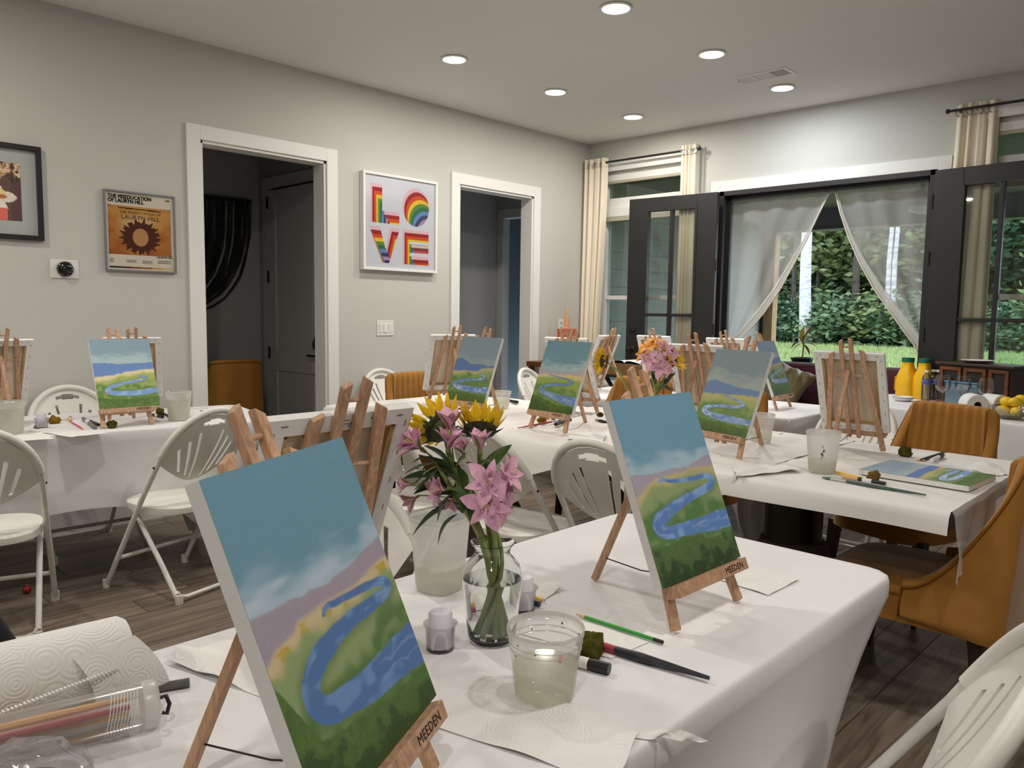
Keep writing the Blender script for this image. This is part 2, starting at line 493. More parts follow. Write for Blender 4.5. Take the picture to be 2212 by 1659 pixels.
# ------------------------------------------------------------------ room shell
H = 2.99
def wall_panel(o_name, pieces, m, parent=None):
    b = MB()
    for a, c in pieces: b.span(a, c)
    o = b.build(o_name, m, parent)
    return struct(o) if parent is None else o
T = 0.13
DA, DB, DT = (-3.966, -3.039), (-1.747, -0.817), 2.388      # the two doorways in the left wall
RY0 = -10.0; RX1 = 8.6
wall_panel('wall_left', [((-T, RY0, 0), (0, DA[0], H)), ((-T, DA[0], DT), (0, DA[1], H)), ((-T, DA[1], 0), (0, DB[0], H)),
                         ((-T, DB[0], DT), (0, DB[1], H)), ((-T, DB[1], 0), (0, 0.15, H))], 'wall')
FX0, FX1, FT = 1.465, 3.19, 2.39                             # french doorway
W1 = (0.16, 1.22); W2 = (3.46, 4.52); WZ0, WZ1 = 0.62, 2.70  # windows either side of it
wall_panel('wall_back', [((0, 0, 0), (W1[0], .15, H)), ((W1[0], 0, 0), (W1[1], .15, WZ0)), ((W1[0], 0, WZ1), (W1[1], .15, H)),
                         ((W1[1], 0, 0), (FX0, .15, H)), ((FX0, 0, FT), (FX1, .15, H)), ((FX1, 0, 0), (W2[0], .15, H)),
                         ((W2[0], 0, 0), (W2[1], .15, WZ0)), ((W2[0], 0, WZ1), (W2[1], .15, H)), ((W2[1], 0, 0), (RX1, .15, H))], 'wall')
wall_panel('wall_right', [((RX1, RY0, 0), (RX1 + T, .15, H))], 'wall')
wall_panel('wall_front', [((-T, RY0 - T, 0), (RX1 + T, RY0, H))], 'wall')
wall_panel('ceiling', [((-T, RY0 - T, H), (RX1 + T, .15, H + 0.08))], 'ceil')
fl = MB().span((-2.2, RY0 - T, -0.10), (RX1 + T, .15, -0.012)).build('floor', mat('subfloor', (0.05, 0.045, 0.04), 0.8))
struct(fl)
M['plank'] = wood('grey_brown_plank', ob(82, 72, 63), ob(122, 110, 98), axis=1, scale=7.0, rough=0.42, spec=0.35, per_object=0.16)
PWD, PLN = 0.182, 1.22
pm = []
for k in range(3):
    pm.append(MB().box((0, 0, 0), (PWD - 0.0025, PLN - 0.0025, 0.010)).mesh('plank', 'plank', bevel=0.0015))
pk = 0
random.seed(3)
for i in range(int(6.2 / PWD) + 1):
    x = -0.12 + PWD * (i + .5)
    y = -6.7 + random.random() * PLN
    while y - PLN / 2 < 0.0:
        y0, y1 = y - PLN / 2, min(y + PLN / 2, 0.0)
        o = link('plank', pm[pk % 3], fl)
        if y + PLN / 2 > 0.0:
            o.scale = (1, (y1 - y0) / PLN, 1)
        o.location = (x, (y0 + y1) / 2, -0.005 + random.uniform(-.0004, .0004))
        o.rotation_euler = (0, 0, PI if random.random() < .5 else 0)
        y += PLN; pk += 1
rest = MB().span((6.15, RY0, -0.012), (RX1, 0, -0.0)).span((-.13, RY0, -.012), (6.15, -7.45, 0)).span((-2.2, RY0, -.012), (-.125, .15, -.001))
o = rest.build('plank', 'plank', fl); o['kind'] = 'stuff'

def casing(name, axis, a, b, top, w=0.09, t=0.018, z0=0.0, face=0.0, side=1, sill=False):
    """flat trim around an opening; axis 'y': on the left wall, 'x': on the back wall"""
    m = MB()
    def put(p, q):
        if axis == 'y': m.span((face, p[0], p[1]), (face + side * t, q[0], q[1]))
        else: m.span((p[0], face, p[1]), (q[0], face - side * t, q[1]))
    put((a - w, z0), (a, top + w)); put((b, z0), (b + w, top + w)); put((a, top), (b, top + w))
    if sill: put((a, z0), (b, z0 + w))
    return struct(m.build(name, 'trim', bevel=0.002))
casing('trim_1', 'y', DA[0], DA[1], DT)
casing('trim_2', 'y', DB[0], DB[1], DT)
casing('trim_3', 'x', FX0, FX1, FT)
for i, (d, n) in enumerate(((DA, 4), (DB, 5))):              # jambs lining the doorways
    m = MB().span((-T - .005, d[0], 0), (0.002, d[0] + .018, DT)).span((-T - .005, d[1] - .018, 0), (0.002, d[1], DT)).span((-T - .005, d[0], DT - .018), (0.002, d[1], DT))
    struct(m.build('trim_%d' % n, 'trim'))
b = MB()
for y0, y1 in ((RY0, DA[0] - .09), (DA[1] + .09, DB[0] - .09), (DB[1] + .09, 0)): b.span((0, y0, 0), (.014, y1, .13))
struct(b.build('baseboard_left', 'trim'))
b = MB()
for x0, x1 in ((0.014, FX0 - .09), (FX1 + .09, RX1)): b.span((x0, -.014, 0), (x1, 0, .13))
struct(b.build('baseboard_back', 'trim'))

# hallways behind the two doorways
HX, HY = -1.42, -2.80
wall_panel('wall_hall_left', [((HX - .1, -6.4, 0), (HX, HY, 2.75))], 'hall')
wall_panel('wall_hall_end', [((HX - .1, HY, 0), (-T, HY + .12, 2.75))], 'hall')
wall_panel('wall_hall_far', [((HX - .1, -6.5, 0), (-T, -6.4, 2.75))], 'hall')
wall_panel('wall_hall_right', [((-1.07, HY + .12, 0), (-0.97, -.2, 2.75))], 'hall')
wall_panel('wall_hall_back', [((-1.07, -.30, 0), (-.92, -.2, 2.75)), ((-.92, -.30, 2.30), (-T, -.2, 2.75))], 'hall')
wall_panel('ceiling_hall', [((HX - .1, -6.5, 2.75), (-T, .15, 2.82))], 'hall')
# dark room seen through the far hall doorway
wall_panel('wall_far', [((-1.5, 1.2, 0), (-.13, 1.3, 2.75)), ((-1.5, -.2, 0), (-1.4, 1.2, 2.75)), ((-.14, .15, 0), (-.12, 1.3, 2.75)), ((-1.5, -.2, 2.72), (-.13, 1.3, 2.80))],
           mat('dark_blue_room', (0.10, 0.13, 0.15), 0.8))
m = MB().span((-.965, -.318, 0), (-.875, -.30, 2.39)).span((-.875, -.318, 2.30), (-T, -.30, 2.39)).span((-.93, -.30, 0), (-.905, -.19, 2.30))
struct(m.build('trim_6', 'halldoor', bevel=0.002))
# closed panel door in the first hall
d3 = bpy.data.objects.new('door_3', None); COL.objects.link(d3); struct(d3); d3.location = (0, HY, 0)
dx0, dx1, dzt = -1.225, -0.375, 2.32
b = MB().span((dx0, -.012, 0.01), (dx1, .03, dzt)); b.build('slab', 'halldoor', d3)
b = MB()
def ring(b, x0, x1, z0, z1, w, y0, y1):
    b.span((x0, y0, z0), (x0 + w, y1, z1)).span((x1 - w, y0, z0), (x1, y1, z1)).span((x0 + w, y0, z1 - w), (x1 - w, y1, z1)).span((x0 + w, y0, z0), (x1 - w, y1, z0 + w))
b.span((dx0, -.024, .01), (dx0 + .12, -.012, dzt)).span((dx1 - .12, -.024, .01), (dx1, -.012, dzt))
for z0, z1 in ((.01, .22), (.80, .98), (2.19, dzt)): b.span((dx0 + .12, -.024, z0), (dx1 - .12, -.012, z1))
b.build('stile_frame', 'halldoor', d3, bevel=0.003)
b = MB(); ring(b, dx0 - .10, dx1 + .10, -.1, dzt + .11, .095, -.022, 0.0); b.build('door_trim', 'halldoor', d3, bevel=0.002)
for z in (.95, 1.60, 2.22):
    MB().span((dx0 - .012, -.032, z - .05), (dx0 + .016, -.02, z + .05)).build('hinge', 'blackmetal', d3)
b = MB().span((dx1 - .10, -.034, .92), (dx1 - .04, -.024, .985)); b.tube([(dx1 - .07, -.03, .955), (dx1 - .07, -.07, .955), (dx1 - .17, -.072, .955)], .010); b.build('lever_handle', 'blackmetal', d3, smooth=40)
b = MB().span((dx0 + .10, -.028, dzt - .004), (dx1, -.016, dzt + .006)); b.build('head_gap', 'blackmetal', d3)
# a lanyard-like ornament hanging above the lever
t = thing('hanging_ornament', 'black carved ornament hanging above the lever of the hall door', 'ornament', (dx1 - .065, HY - .045, 1.08))
poly = [(-.05, -.07), (.04, -.09), (.045, .04), (.03, .10), (0, .12), (-.02, .09), (-.015, .05), (-.035, .01), (-.06, -.02)]
MB().prism(poly, -.012, .012, Matrix.Rotation(PI / 2, 4, 'X')).build('figure', 'blackmetal', t, bevel=.003)
MB().tube([(0, 0, .11), (.01, .01, .17), (.02, .015, .2)], .002).build('cord', 'cord', t)
# black fringed hanging on the hall wall
t = thing('string_curtain', 'black string curtain swagged on the grey hall wall behind the orange chair', 'curtain', (HX + .035, -3.0, 0))
b = MB().box((0, -.25, 2.235), (.02, .72, .03)); b.build('rod', 'blackmetal', t)
random.seed(5)
b = MB()
for k in range(46):
    y0 = .10 - .70 * k / 45 + random.uniform(-.008, .008)
    dz = .94 * random.uniform(.93, 1.02); sw = random.uniform(.44, .52)
    pts = [(random.uniform(-.012, .012), y0 - sw * (j / 9) ** 2.6, 2.22 - dz * (1 - (1 - j / 9) ** 1.4)) for j in range(10)]
    b.tube(pts, random.uniform(.004, .009), n=5)
b.build('strings', mat('black_strings', (.012, .012, .012), .8, var=.4, vscale=20), t)

# ------------------------------------------------------------------ windows, french doors, screen
def window(name, x0, x1):
    r = bpy.data.objects.new(name, None); COL.objects.link(r); struct(r)
    m = MB()
    def ringx(m, a, b, z0, z1, w, y0, y1):
        m.span((a, y0, z0), (a + w, y1, z1)).span((b - w, y0, z0), (b, y1, z1)).span((a + w, y0, z1 - w), (b - w, y1, z1)).span((a + w, y0, z0), (b - w, y1, z0 + w))
    ringx(m, x0, x1, WZ0, WZ1, .035, .05, .14)
    m.span((x0 + .03, .045, 2.355), (x1 - .03, .14, 2.445)); m.span((x0 + .03, .06, 1.46), (x1 - .03, .12, 1.50))
    m.build('window_frame', 'trim', r, bevel=.002)
    m = MB(); ringx(m, x0 - .075, x1 + .075, WZ0 - .075, WZ1 + .075, .078, -.018, 0); m.build('window_trim', 'trim', r, bevel=.002)
    MB().span((x0 - .09, -.05, WZ0 - .02), (x1 + .09, .05, WZ0 + .005)).build('window_sill', 'trim', r, bevel=.003)
    for z0, z1 in ((2.445, WZ1 - .035), (1.50, 2.355), (WZ0 + .03, 1.46)):
        MB().span((x0 + .03, .094, z0), (x1 - .03, .098, z1)).build('pane', 'pane', r)
    m = MB()
    for z0, z1 in ((2.605, 2.665), (2.262, 2.352)):
        m.span((x0 + .036, .012, z0), (x1 - .036, .055, z1))
    m.build('blind_headrail', 'plastic_w', r, bevel=.004)
    m = MB()
    for z0, z1 in ((2.585, 2.604), (2.222, 2.260)):
        for k in range(5):
            z = z0 + (z1 - z0) * (k + .5) / 5
            m.box(((x0 + x1) / 2, .033, z), (x1 - x0 - .08, .042, (z1 - z0) / 5 * .6))
    m.build('blind_slats', mat('beige_blind', ob(196, 188, 168), .6), r)['kind'] = 'stuff'
    return r
window('window_1', *W1)
window('window_2', *W2)

b = MB()
for x0, x1 in ((FX0, FX0 + .045), (FX1 - .045, FX1)):
    b.span((x0, -.022, 0), (x1, .15, FT))
b.span((FX0, -.022, FT - .040), (FX1, .15, FT)).span((FX0, .05, FT - .075), (FX1, .08, FT - .03)).span((FX0 + .04, .05, 0), (FX0 + .075, .08, FT)).span((FX1 - .075, .05, 0), (FX1 - .04, .08, FT))
struct(b.build('trim_7', 'black', bevel=.002))
def leaf(name, loc, ang, mirror):
    """glazed door leaf, hinge edge at local x=0"""
    r = bpy.data.objects.new(name, None); COL.objects.link(r); struct(r)
    r.location = loc; r.rotation_euler = (0, 0, ang)
    Wd, Z0, Z1, st = .862, .012, 2.372, .19
    gx0, gx1 = st, Wd - st
    m = MB()
    m.span((0, -.022, Z0), (st, .022, Z1)).span((Wd - st, -.022, Z0), (Wd, .022, Z1)).span((st, -.022, Z1 - .115), (Wd - st, .022, Z1)).span((st, -.022, Z0), (Wd - st, .022, Z0 + .30))
    m.build('stile_frame', 'black', r, bevel=.003)
    for x in (gx0, gx1):
        s = 1 if x == gx0 else -1
        MB().bar((x, 0, Z0 + .30), (x, 0, Z1 - .115), .020, .054, up=(0, 1, 0)).build('glazing_bead', 'black', r)
    xm = (gx0 + gx1) / 2; zm = 1.318
    for z in (Z0 + .30, Z1 - .115):
        MB().bar((gx0, 0, z), (gx1, 0, z), .020, .054, up=(0, 1, 0)).build('glazing_bead', 'black', r)
    MB().span((xm - .016, -.02, Z0 + .30), (xm + .016, .02, Z1 - .115)).build('muntin', 'black', r, bevel=.004)
    MB().span((gx0, -.02, zm - .014), (gx1, .02, zm + .014)).build('muntin', 'black', r, bevel=.004)
    for a, c in ((gx0, xm - .016), (xm + .016, gx1)):
        for z0, z1 in ((Z0 + .31, zm - .014), (zm + .014, Z1 - .125)):
            MB().span((a, -.003, z0), (c, .003, z1)).build('pane', 'doorpane', r)
    hy = mirror
    for z in (.25, 1.2, 1.75, 2.15):
        MB().tube([(-.008, hy * .024, z - .05), (-.008, hy * .024, z + .05)], .008).build('hinge', 'blackmetal', r, smooth=40)
    b = MB(); b.lathe([(.0, 0), (.028, .002), (.028, .012), (.012, .018), (.012, .05), (.024, .056), (.026, .075), (.0, .082)], 16,
                      Matrix.Translation((Wd - .07, hy * .022, 1.0)) @ Matrix.Rotation(-hy * PI / 2, 4, 'X'))
    b.lathe([(.0, 0), (.030, .002), (.030, .010), (.0, .014)], 16, Matrix.Translation((Wd - .07, hy * .022, 1.18)) @ Matrix.Rotation(-hy * PI / 2, 4, 'X'))
    b.build('door_knob', 'blackmetal', r, smooth=40)
    return r
leaf('door_1', (1.515, -.125, 0), PI + .085, 1)
leaf('door_2', (3.196, -.060, 0), -.070, -1)

# magnetic sheer screen, two parted halves
SY = .115
def screen(name, label, x_j, top_x, edge, sgn):
    """edge: list of (z, x) of the gathered free edge from the top down"""
    t = thing(name, label, 'screen', (0, SY, 0), group='sheer screen halves in the french doorway')
    ez = np.array([e[0] for e in edge])[::-1]; ex = np.array([e[1] for e in edge])[::-1]
    z1, z0 = edge[0][0], edge[-1][0]
    def pos(u, v):
        z = lerp(z1, z0, v); xe = float(np.interp(z, ez, ex))
        q = u ** 0.85
        x = lerp(x_j, xe, q)
        y = .016 * math.sin(9 * u + 5 * v * u + sgn) * (.3 + v) + .010 * math.sin(23 * u + 2.0 * v)
        if v < .06: z += .010 * math.sin(u * 17 + sgn)
        return (x, y, z)
    MB().grid(pos, 60, 40).build('panel', 'screen', t, smooth=180)
    def band(off, w, k):
        def p2(u, v):
            z = lerp(z1, z0, v); xe = float(np.interp(z, ez, ex))
            ww = w * (.18 + .82 * sm(v, 0, .55))
            return (xe - sgn * (off * (.2 + .8 * sm(v, 0, .6)) + ww * u), -.012 - .010 * math.sin(PI * u) - .006 * k, z)
        return MB().grid(p2, 8, 40)
    band(0, .075, 0).build('gathered_edge', 'screen_band', t, smooth=180)
    band(.05, .05, 1).build('gathered_edge', 'screen_band', t, smooth=180)
    e = [(float(x), -.026, float(z)) for z, x in edge]
    MB().tube(e, .006, 6).build('hem', mat('screen_hem', ob(196, 190, 178), .8), t, smooth=180)
    return t
eL = [(2.352, 2.395), (2.15, 2.30), (1.95, 2.21), (1.75, 2.11), (1.55, 2.005), (1.35, 1.87), (1.20, 1.745), (1.08, 1.635), (.95, 1.57), (.60, 1.54), (.25, 1.54), (.02, 1.55)]
eR = [(2.352, 2.412), (2.15, 2.47), (1.95, 2.545), (1.75, 2.64), (1.55, 2.755), (1.40, 2.865), (1.25, 2.975), (1.12, 3.075), (1.03, 3.12), (.7, 3.13), (.3, 3.125), (.02, 3.12)]
screen('sheer_screen', 'sheer grey mesh screen drawn aside to the left of the french doorway', FX0 + .03, 2.395, eL, 1)
screen('sheer_screen', 'sheer grey mesh screen drawn aside to the right of the french doorway', FX1 - .03, 2.412, eR, -1)

# ------------------------------------------------------------------ curtains
def curtain(label, x0t, x1t, x0b, x1b, folds, y, amp, ph, group, seed):
    r = random.Random(seed)
    t = thing('curtain', label, 'curtain', (0, y, 0), group=group)
    ZT, ZB = 2.815, .02
    def pos(u, v):
        a = sm(v, .0, .9)
        x = lerp(lerp(x0t, x1t, u), lerp(x0b, x1b, u), a)
        yy = amp * math.sin(2 * PI * folds * u + ph + .5 * v) + .3 * amp * math.sin(2 * PI * folds * 2.3 * u + 1.3 * ph + 1.4 * v)
        x += .010 * math.sin(2 * PI * folds * u + ph + 1.1 + v)
        return (x, yy, lerp(ZT, ZB, v))
    MB().grid(pos, folds * 14, 36).build('cloth', 'curtain', t, smooth=180)
    MB().grid(lambda u, v: (lambda p: (p[0], p[1] - .0025, p[2]))(pos(u, .029 + .0016 * v)), folds * 14, 1).build('hem_seam', mat('seam', ob(180, 172, 152), .9), t, smooth=180)
    for k in range(max(2, folds)):
        u = (k + .5) / max(2, folds)
        p = pos(u, .018)
        T = Matrix.Translation((p[0], p[1] - .004, p[2] - .01))
        MB().tube([(.021 * math.cos(a), 0, .021 * math.sin(a)) for a in [2 * PI * i / 14 for i in range(14)]], .0045, 6, closed=True, T=T).build('grommet', 'chrome', t, smooth=180)
    return t
def rod(label, x0, x1, z, y, ends):
    t = thing('curtain_rod', label, 'curtain rod', (0, y, z), group='black curtain rods')
    MB().tube([(x0, 0, 0), (x1, 0, 0)], .0095, 10).build('pole', 'blackmetal', t, smooth=40)
    for x in ends:
        s = 1 if x == x1 else -1
        MB().lathe([(.0095, 0), (.0095, .015), (.017, .02), (.017, .034), (.008, .042)], 12, Matrix.Translation((x, 0, 0)) @ Matrix.Rotation(s * PI / 2, 4, 'Y'), cap1=True).build('finial', 'blackmetal', t, smooth=40)
    for x in (x0 + .05, x1 - .05):
        b = MB().bar((x, .0, -.012), (x, -y, -.012), .012, .012); b.box((x, -y - .003, -.01), (.025, .006, .06)); b.build('bracket', 'blackmetal', t)
    return t
cg = 'cream grommet curtains by the french doors'
curtain('cream curtain hanging in the corner left of the first window', .005, .275, .0, .20, 4, -.088, .032, .6, cg, 1)
curtain('cream curtain between the left window and the open left door', 1.115, 1.272, 1.10, 1.30, 4, -.078, .030, 2.2, cg, 2)
curtain('cream curtain behind the glass of the right door leaf', 3.285, 3.545, 3.18, 3.56, 4, -.022, .018, 1.0, cg, 3)
rod('black curtain rod over the left window', .06, 1.262, 2.772, -.088, (1.262,))
rod('black curtain rod over the right window', 3.275, 4.75, 2.772, -.070, (3.275,))

# ------------------------------------------------------------------ ceiling fixtures
def downlight(label, x, y, warm, real=True):
    t = thing('recessed_light', label, 'ceiling light', (x, y, H), group='recessed ceiling lights')
    MB().lathe([(.074, .0), (.088, -.001), (.091, -.006), (.086, -.011), (.078, -.012), (.074, -.009)], 32).build('trim_ring', 'trim', t, smooth=180)
    b = MB(); b.lathe([(.0, -.0135), (.05, -.0135), (.074, -.010)], 32)
    b.build('lens', LENS_W if warm else LENS_C, t, smooth=180)
    l = bpy.data.lights.new('recessed_lamp', 'AREA'); l.shape = 'DISK'; l.size = .14; l.energy = LAMP_W * (1.0 if y > -3 else 1.35)
    l.color = (1.0, .93, .85) if warm else (.88, .95, 1.0)
    lo = bpy.data.objects.new('recessed_lamp', l); COL.objects.link(lo); lo.parent = t; lo.location = (0, 0, -.018)
    l.spread = PI
    return t
LENS_W = emit('lens_warm', (1.0, .93, .82), 14.0); LENS_C = emit('lens_cool', (.92, .97, 1.0), 16.0)
downlight('recessed light nearest the camera at the top edge of the photo', 2.282, -2.674, True)
downlight('middle light of the right hand row, before the ceiling vent', 2.288, -1.655, True)
downlight('cool white recessed light beside the ceiling vent', 2.294, -.650, False)
downlight('recessed light of the left hand row farthest from the doors', .968, -2.674, True)
downlight('middle light of the left hand row', .970, -1.652, True)
downlight('recessed light nearest the corner by the curtain', .978, -.652, True)
for i, (x, y) in enumerate(((5.05, -4.7), (2.30, -5.2), (5.15, -6.7), (1.0, -6.0), (7.0, -5.0), (1.6, -8.2), (4.0, -8.4))):  # unseen lamps, added to brighten the near tables, paintings and left wall
    downlight('added recessed light out of view, ' + ('right of the nearest table', 'over the left folding chair', 'above the camera', 'by the thermostat wall', 'far right', 'far behind on the left', 'far behind the camera')[i], x, y, True)
t = thing('ceiling_vent', 'white louvred air vent in the ceiling', 'vent', (2.318, -1.0, H))
b = MB(); ring(b, -.20, .20, -.095, .095, .024, 0, .006)
Tv = Matrix(((1, 0, 0, 0), (0, 0, 1, 0), (0, -1, 0, 0), (0, 0, 0, 1)))
def vflat(m): return [(x, z, -y) for x, y, z in m.v]
b.v = vflat(b); b.box((-.062, 0, -.003), (.010, .15, .006)).box((.062, 0, -.003), (.010, .15, .006))
b.build('vent_frame', 'trim', t)
MB().box((0, 0, .004), (.36, .15, .004)).build('duct_dark', mat('duct', (.10, .10, .11), .8), t)
for k in range(3):
    for j in range(8):
        xc = -.121 + .121 * k
        MB().box((0, 0, 0), (.104, .010, .0015), Matrix.Translation((xc, -.064 + .0183 * j, -.003)) @ Matrix.Rotation((-.5, -.5, .8)[k], 4, 'X')).build('louvre', 'trim', t)
MB().ball((-.188, .0, -.007), .004, 8, 6).build('screw', 'bolt', t)

# ------------------------------------------------------------------ things on the left wall
def wall_frame(name, label, cat, y0, y1, z0, z1, depth, bar, m, back):
    t = thing(name, label, cat, (0, (y0 + y1) / 2, (z0 + z1) / 2))
    w, h = (y1 - y0) / 2, (z1 - z0) / 2
    for nm, a, c in (('frame_bar', (.001, -w, h - bar), (depth, w, h)), ('frame_bar', (.001, -w, -h), (depth, w, -h + bar)),
                     ('frame_bar', (.001, -w, -h + bar), (depth, -w + bar, h - bar)), ('frame_bar', (.001, w - bar, -h + bar), (depth, w, h - bar))):
        MB().span(a, c).build(nm, m, t, bevel=.0015)
    return t, w - bar, h - bar
# framed family photo at the left edge
t, w, h = wall_frame('picture_frame', 'black floating frame with a small colour photo, cut by the left edge of the photo', 'picture frame', -5.30, -4.872, 1.685, 2.195, .028, .026, 'blackmetal', None)
MB().span((.004, -w, -h), (.006, w, h)).build('clear_backing', mat('grey_glass_backing', ob(178, 182, 180, .6), .25), t)
def snapshot(U, V):
    c = np.zeros(U.shape + (3,)); c[:] = rgb(104, 78, 72)
    n = vnoise(14, 14, 3)(U, V); n2 = vnoise(40, 40, 4)(U, V)
    c[(U > .82)] = rgb(92, 70, 66)
    m = (V < .30) & (n > .42); c[m] = rgb(196, 160, 120); m = (V < .30) & (n > .62); c[m] = rgb(226, 196, 160); m = (V < .34) & (n2 > .74); c[m] = rgb(60, 54, 50)
    def ell(x, y, a, b): return ((U - x) / a) ** 2 + ((V - y) / b) ** 2 < 1
    c[ell(.16, .70, .16, .45) & (V > .45)] = rgb(236, 226, 216)
    body = (np.abs(U - .52) < .20 + .06 * np.sin(V * 9)) & (V > .42) & (V < .80); c[body] = rgb(238, 226, 214)
    arm = ell(.70, .60, .22, .10); c[arm] = rgb(232, 218, 206)
    c[ell(.60, .55, .14, .10)] = rgb(232, 206, 150); c[ell(.66, .60, .10, .035)] = rgb(186, 112, 76)
    c[(np.abs(U - .53) < .22) & (V > .79)] = rgb(222, 112, 98); c[(np.abs(U - .55) < .015) & (V > .82)] = rgb(150, 62, 60)
    c[ell(.47, .34, .13, .085)] = rgb(168, 106, 70); c[ell(.42, .255, .24, .065)] = rgb(46, 46, 56)
    return c
painted_grid('photo_print', 60, 70, lambda u, v: (.008, lerp(-w + .02, w - .075, u), lerp(h - .075, -h + .075, v)), snapshot, t, 'print')
# album style poster
t, w, h = wall_frame('framed_poster', 'framed orange and cream poster with heavy black title lettering, left of the doorway', 'poster', -4.553, -4.138, 1.538, 2.012, .022, .010, mat('steel_frame', (.30, .31, .34), .35, metal=.6), None)
def poster(U, V):
    c = np.zeros(U.shape + (3,)); c[:] = rgb(236, 228, 210)
    n = vnoise(5, 12, 8)(U, V); n2 = vnoise(20, 24, 9)(U, V)
    im = (U > .03) & (U < .955) & (V > .165) & (V < .80)
    x = (U - .03) / .925; y = (V - .165) / .635
    a = np.array(rgb(232, 176, 92)); d = np.array(rgb(166, 78, 30)); hgl = np.array(rgb(240, 214, 160))
    k = np.clip(.25 + .55 * y + .5 * (n - .5) + .15 * (n2 - .5) + .25 * np.abs(x - .55), 0, 1)[..., None]
    img = a * (1 - k) + d * k
    g = np.clip(1 - ((x - .45) ** 2 / .12 + (y - .35) ** 2 / .06), 0, 1)[..., None] * .6
    img = img * (1 - g) + hgl * g
    r = np.hypot((x - .50) / .30, (y - .63) / .33); th = np.arctan2(y - .63, x - .5)
    img[r < 1.0 + .10 * np.sin(th * 17) + .07 * np.sin(th * 31 + 1)] = rgb(84, 40, 26)
    img[np.hypot((x - .50) / .125, (y - .63) / .185) < 1] = rgb(206, 150, 96)
    cr = (np.minimum(x, 1 - x) + np.minimum(y, 1 - y)) < .03
    img[cr] = rgb(26, 18, 14)
    img[(np.abs(y - .045 - .02 * x) < .012) & (x > .16) & (x < .84)] = rgb(40, 26, 20)
    c[im] = img[im]
    for x0, x1, v0, nl in ((.035, .10, .862, 5), (.27, .43, .868, 4), (.51, .67, .868, 5), (.74, .95, .862, 4)):
        for q in range(nl):
            vv = v0 + q * .0105; c[(U > x0) & (U < x1 - .012 * (q % 3)) & (np.abs(V - vv) < .0032)] = rgb(120, 114, 106)
    for q, col in enumerate(((28, 22, 22), (90, 34, 40), (146, 80, 44), (176, 104, 40), (214, 170, 84), (228, 200, 130))):
        c[(V > .955) & (V < .978) & (U > .03 + q * .156) & (U < .03 + (q + 1) * .156)] = rgb(*col)
    return c
painted_grid('printed_sheet', 190, 220, lambda u, v: (.010, lerp(-w, w, u), lerp(h, -h, v)), poster, t, 'print')
TW = Matrix(((0, 0, 1, 0), (1, 0, 0, 0), (0, 1, 0, 0), (0, 0, 0, 1)))        # text x->y, y->z, facing +x
def wtext(parent, name, body, size, y, z, m, x=.0112, align='LEFT', sx=1.0, bold=0.0):
    me = text_mesh(name, body, size, m, align, 0)
    o = link(name, me, parent); o.matrix_local = Matrix.Translation((x, y, z)) @ TW @ Matrix.Diagonal((sx, 1, 1, 1))
    if bold:
        for d in ((bold, 0), (0, bold * .8), (bold, bold * .8)):
            o2 = link(name, me, parent); o2.matrix_local = Matrix.Translation((x + .0002, y + d[0], z + d[1])) @ TW @ Matrix.Diagonal((sx, 1, 1, 1))
M['black_ink'] = mat('black_ink', (.012, .012, .012), .7); M['brown_ink'] = mat('brown_ink', (.06, .03, .015), .7)
wtext(t, 'lettering', 'THE MISEDUCATION', .031, -w + .012, h - .026, 'black_ink', sx=.86, bold=.0022)
wtext(t, 'lettering', 'OF LAURYN HILL', .031, -w + .012, h - .050, 'black_ink', sx=.86, bold=.0022)
wtext(t, 'lettering', '1998', .014, w - .052, h - .024, 'black_ink', bold=.0008)
wtext(t, 'lettering', 'THE MISEDUCATION OF', .023, 0, h - .114, 'brown_ink', align='CENTER', sx=.95)
wtext(t, 'lettering', 'LAURYN HILL', .036, 0, h - .142, 'brown_ink', align='CENTER', sx=1.02)
wtext(t, 'lettering', 'LAURYN HILL', .016, w - .010, -h + .083, 'black_ink', align='RIGHT', bold=.0008)
MB().add([(.0130, -w, -h), (.0130, w, -h), (.0130, w, h), (.0130, -w, h)], [(0, 1, 2, 3)]).build('glazing', 'glazing', t)
# LOVE print
t, w, h = wall_frame('love_print', 'white box frame holding a rainbow layered LOVE print, between the two doorways', 'picture frame', -2.748, -2.020, 1.632, 2.364, .050, .020, 'trim', None)
def love(U, V):
    c = np.zeros(U.shape + (3,)); c[:] = rgb(222, 226, 236)
    def L(u, v): return ((u > .075) & (u < .235) & (v > .09) & (v < .51)) | ((u > .075) & (u < .475) & (v > .375) & (v < .51))
    def O(u, v): return np.hypot((u - .715) / .195, (v - .295) / .215) < 1
    def Vv(u, v):
        k = (v - .555) / (.945 - .555)
        ce1 = lerp(.055, .235, k); ce2 = lerp(.205, .330, k); r1 = lerp(.345, .235, k); r2 = lerp(.485, .330, k)
        return (v > .555) & (v < .945) & (((u > ce1) & (u < ce2)) | ((u > r1) & (u < r2)))
    def E(u, v):
        s = (u > .525) & (u < .905)
        return s & (v > .555) & (v < .945) & ((u < .625) | (v < .685) | ((v > .715) & (v < .81)) | (v > .85))
    pal = [rgb(*q) for q in ((236, 196, 206), (166, 34, 44), (222, 84, 34), (242, 206, 46), (96, 146, 66), (50, 116, 74), (104, 144, 206), (58, 66, 96), (178, 146, 186), (64, 44, 86))]
    for fn, dx, dy in ((L, .026, .040), (O, .024, .041), (Vv, .023, .040), (E, .024, .036)):
        alive = fn(U, V); idx = np.where(alive, 0, -1)
        for k in range(1, 10):
            alive = alive & fn(U - k * dx, V - k * dy); idx = np.where(alive, k, idx)
        for k in range(10): c[idx == k] = pal[k]
    return c
painted_grid('printed_sheet', 230, 230, lambda u, v: (.036, lerp(-w, w, u), lerp(h, -h, v)), love, t, 'print')
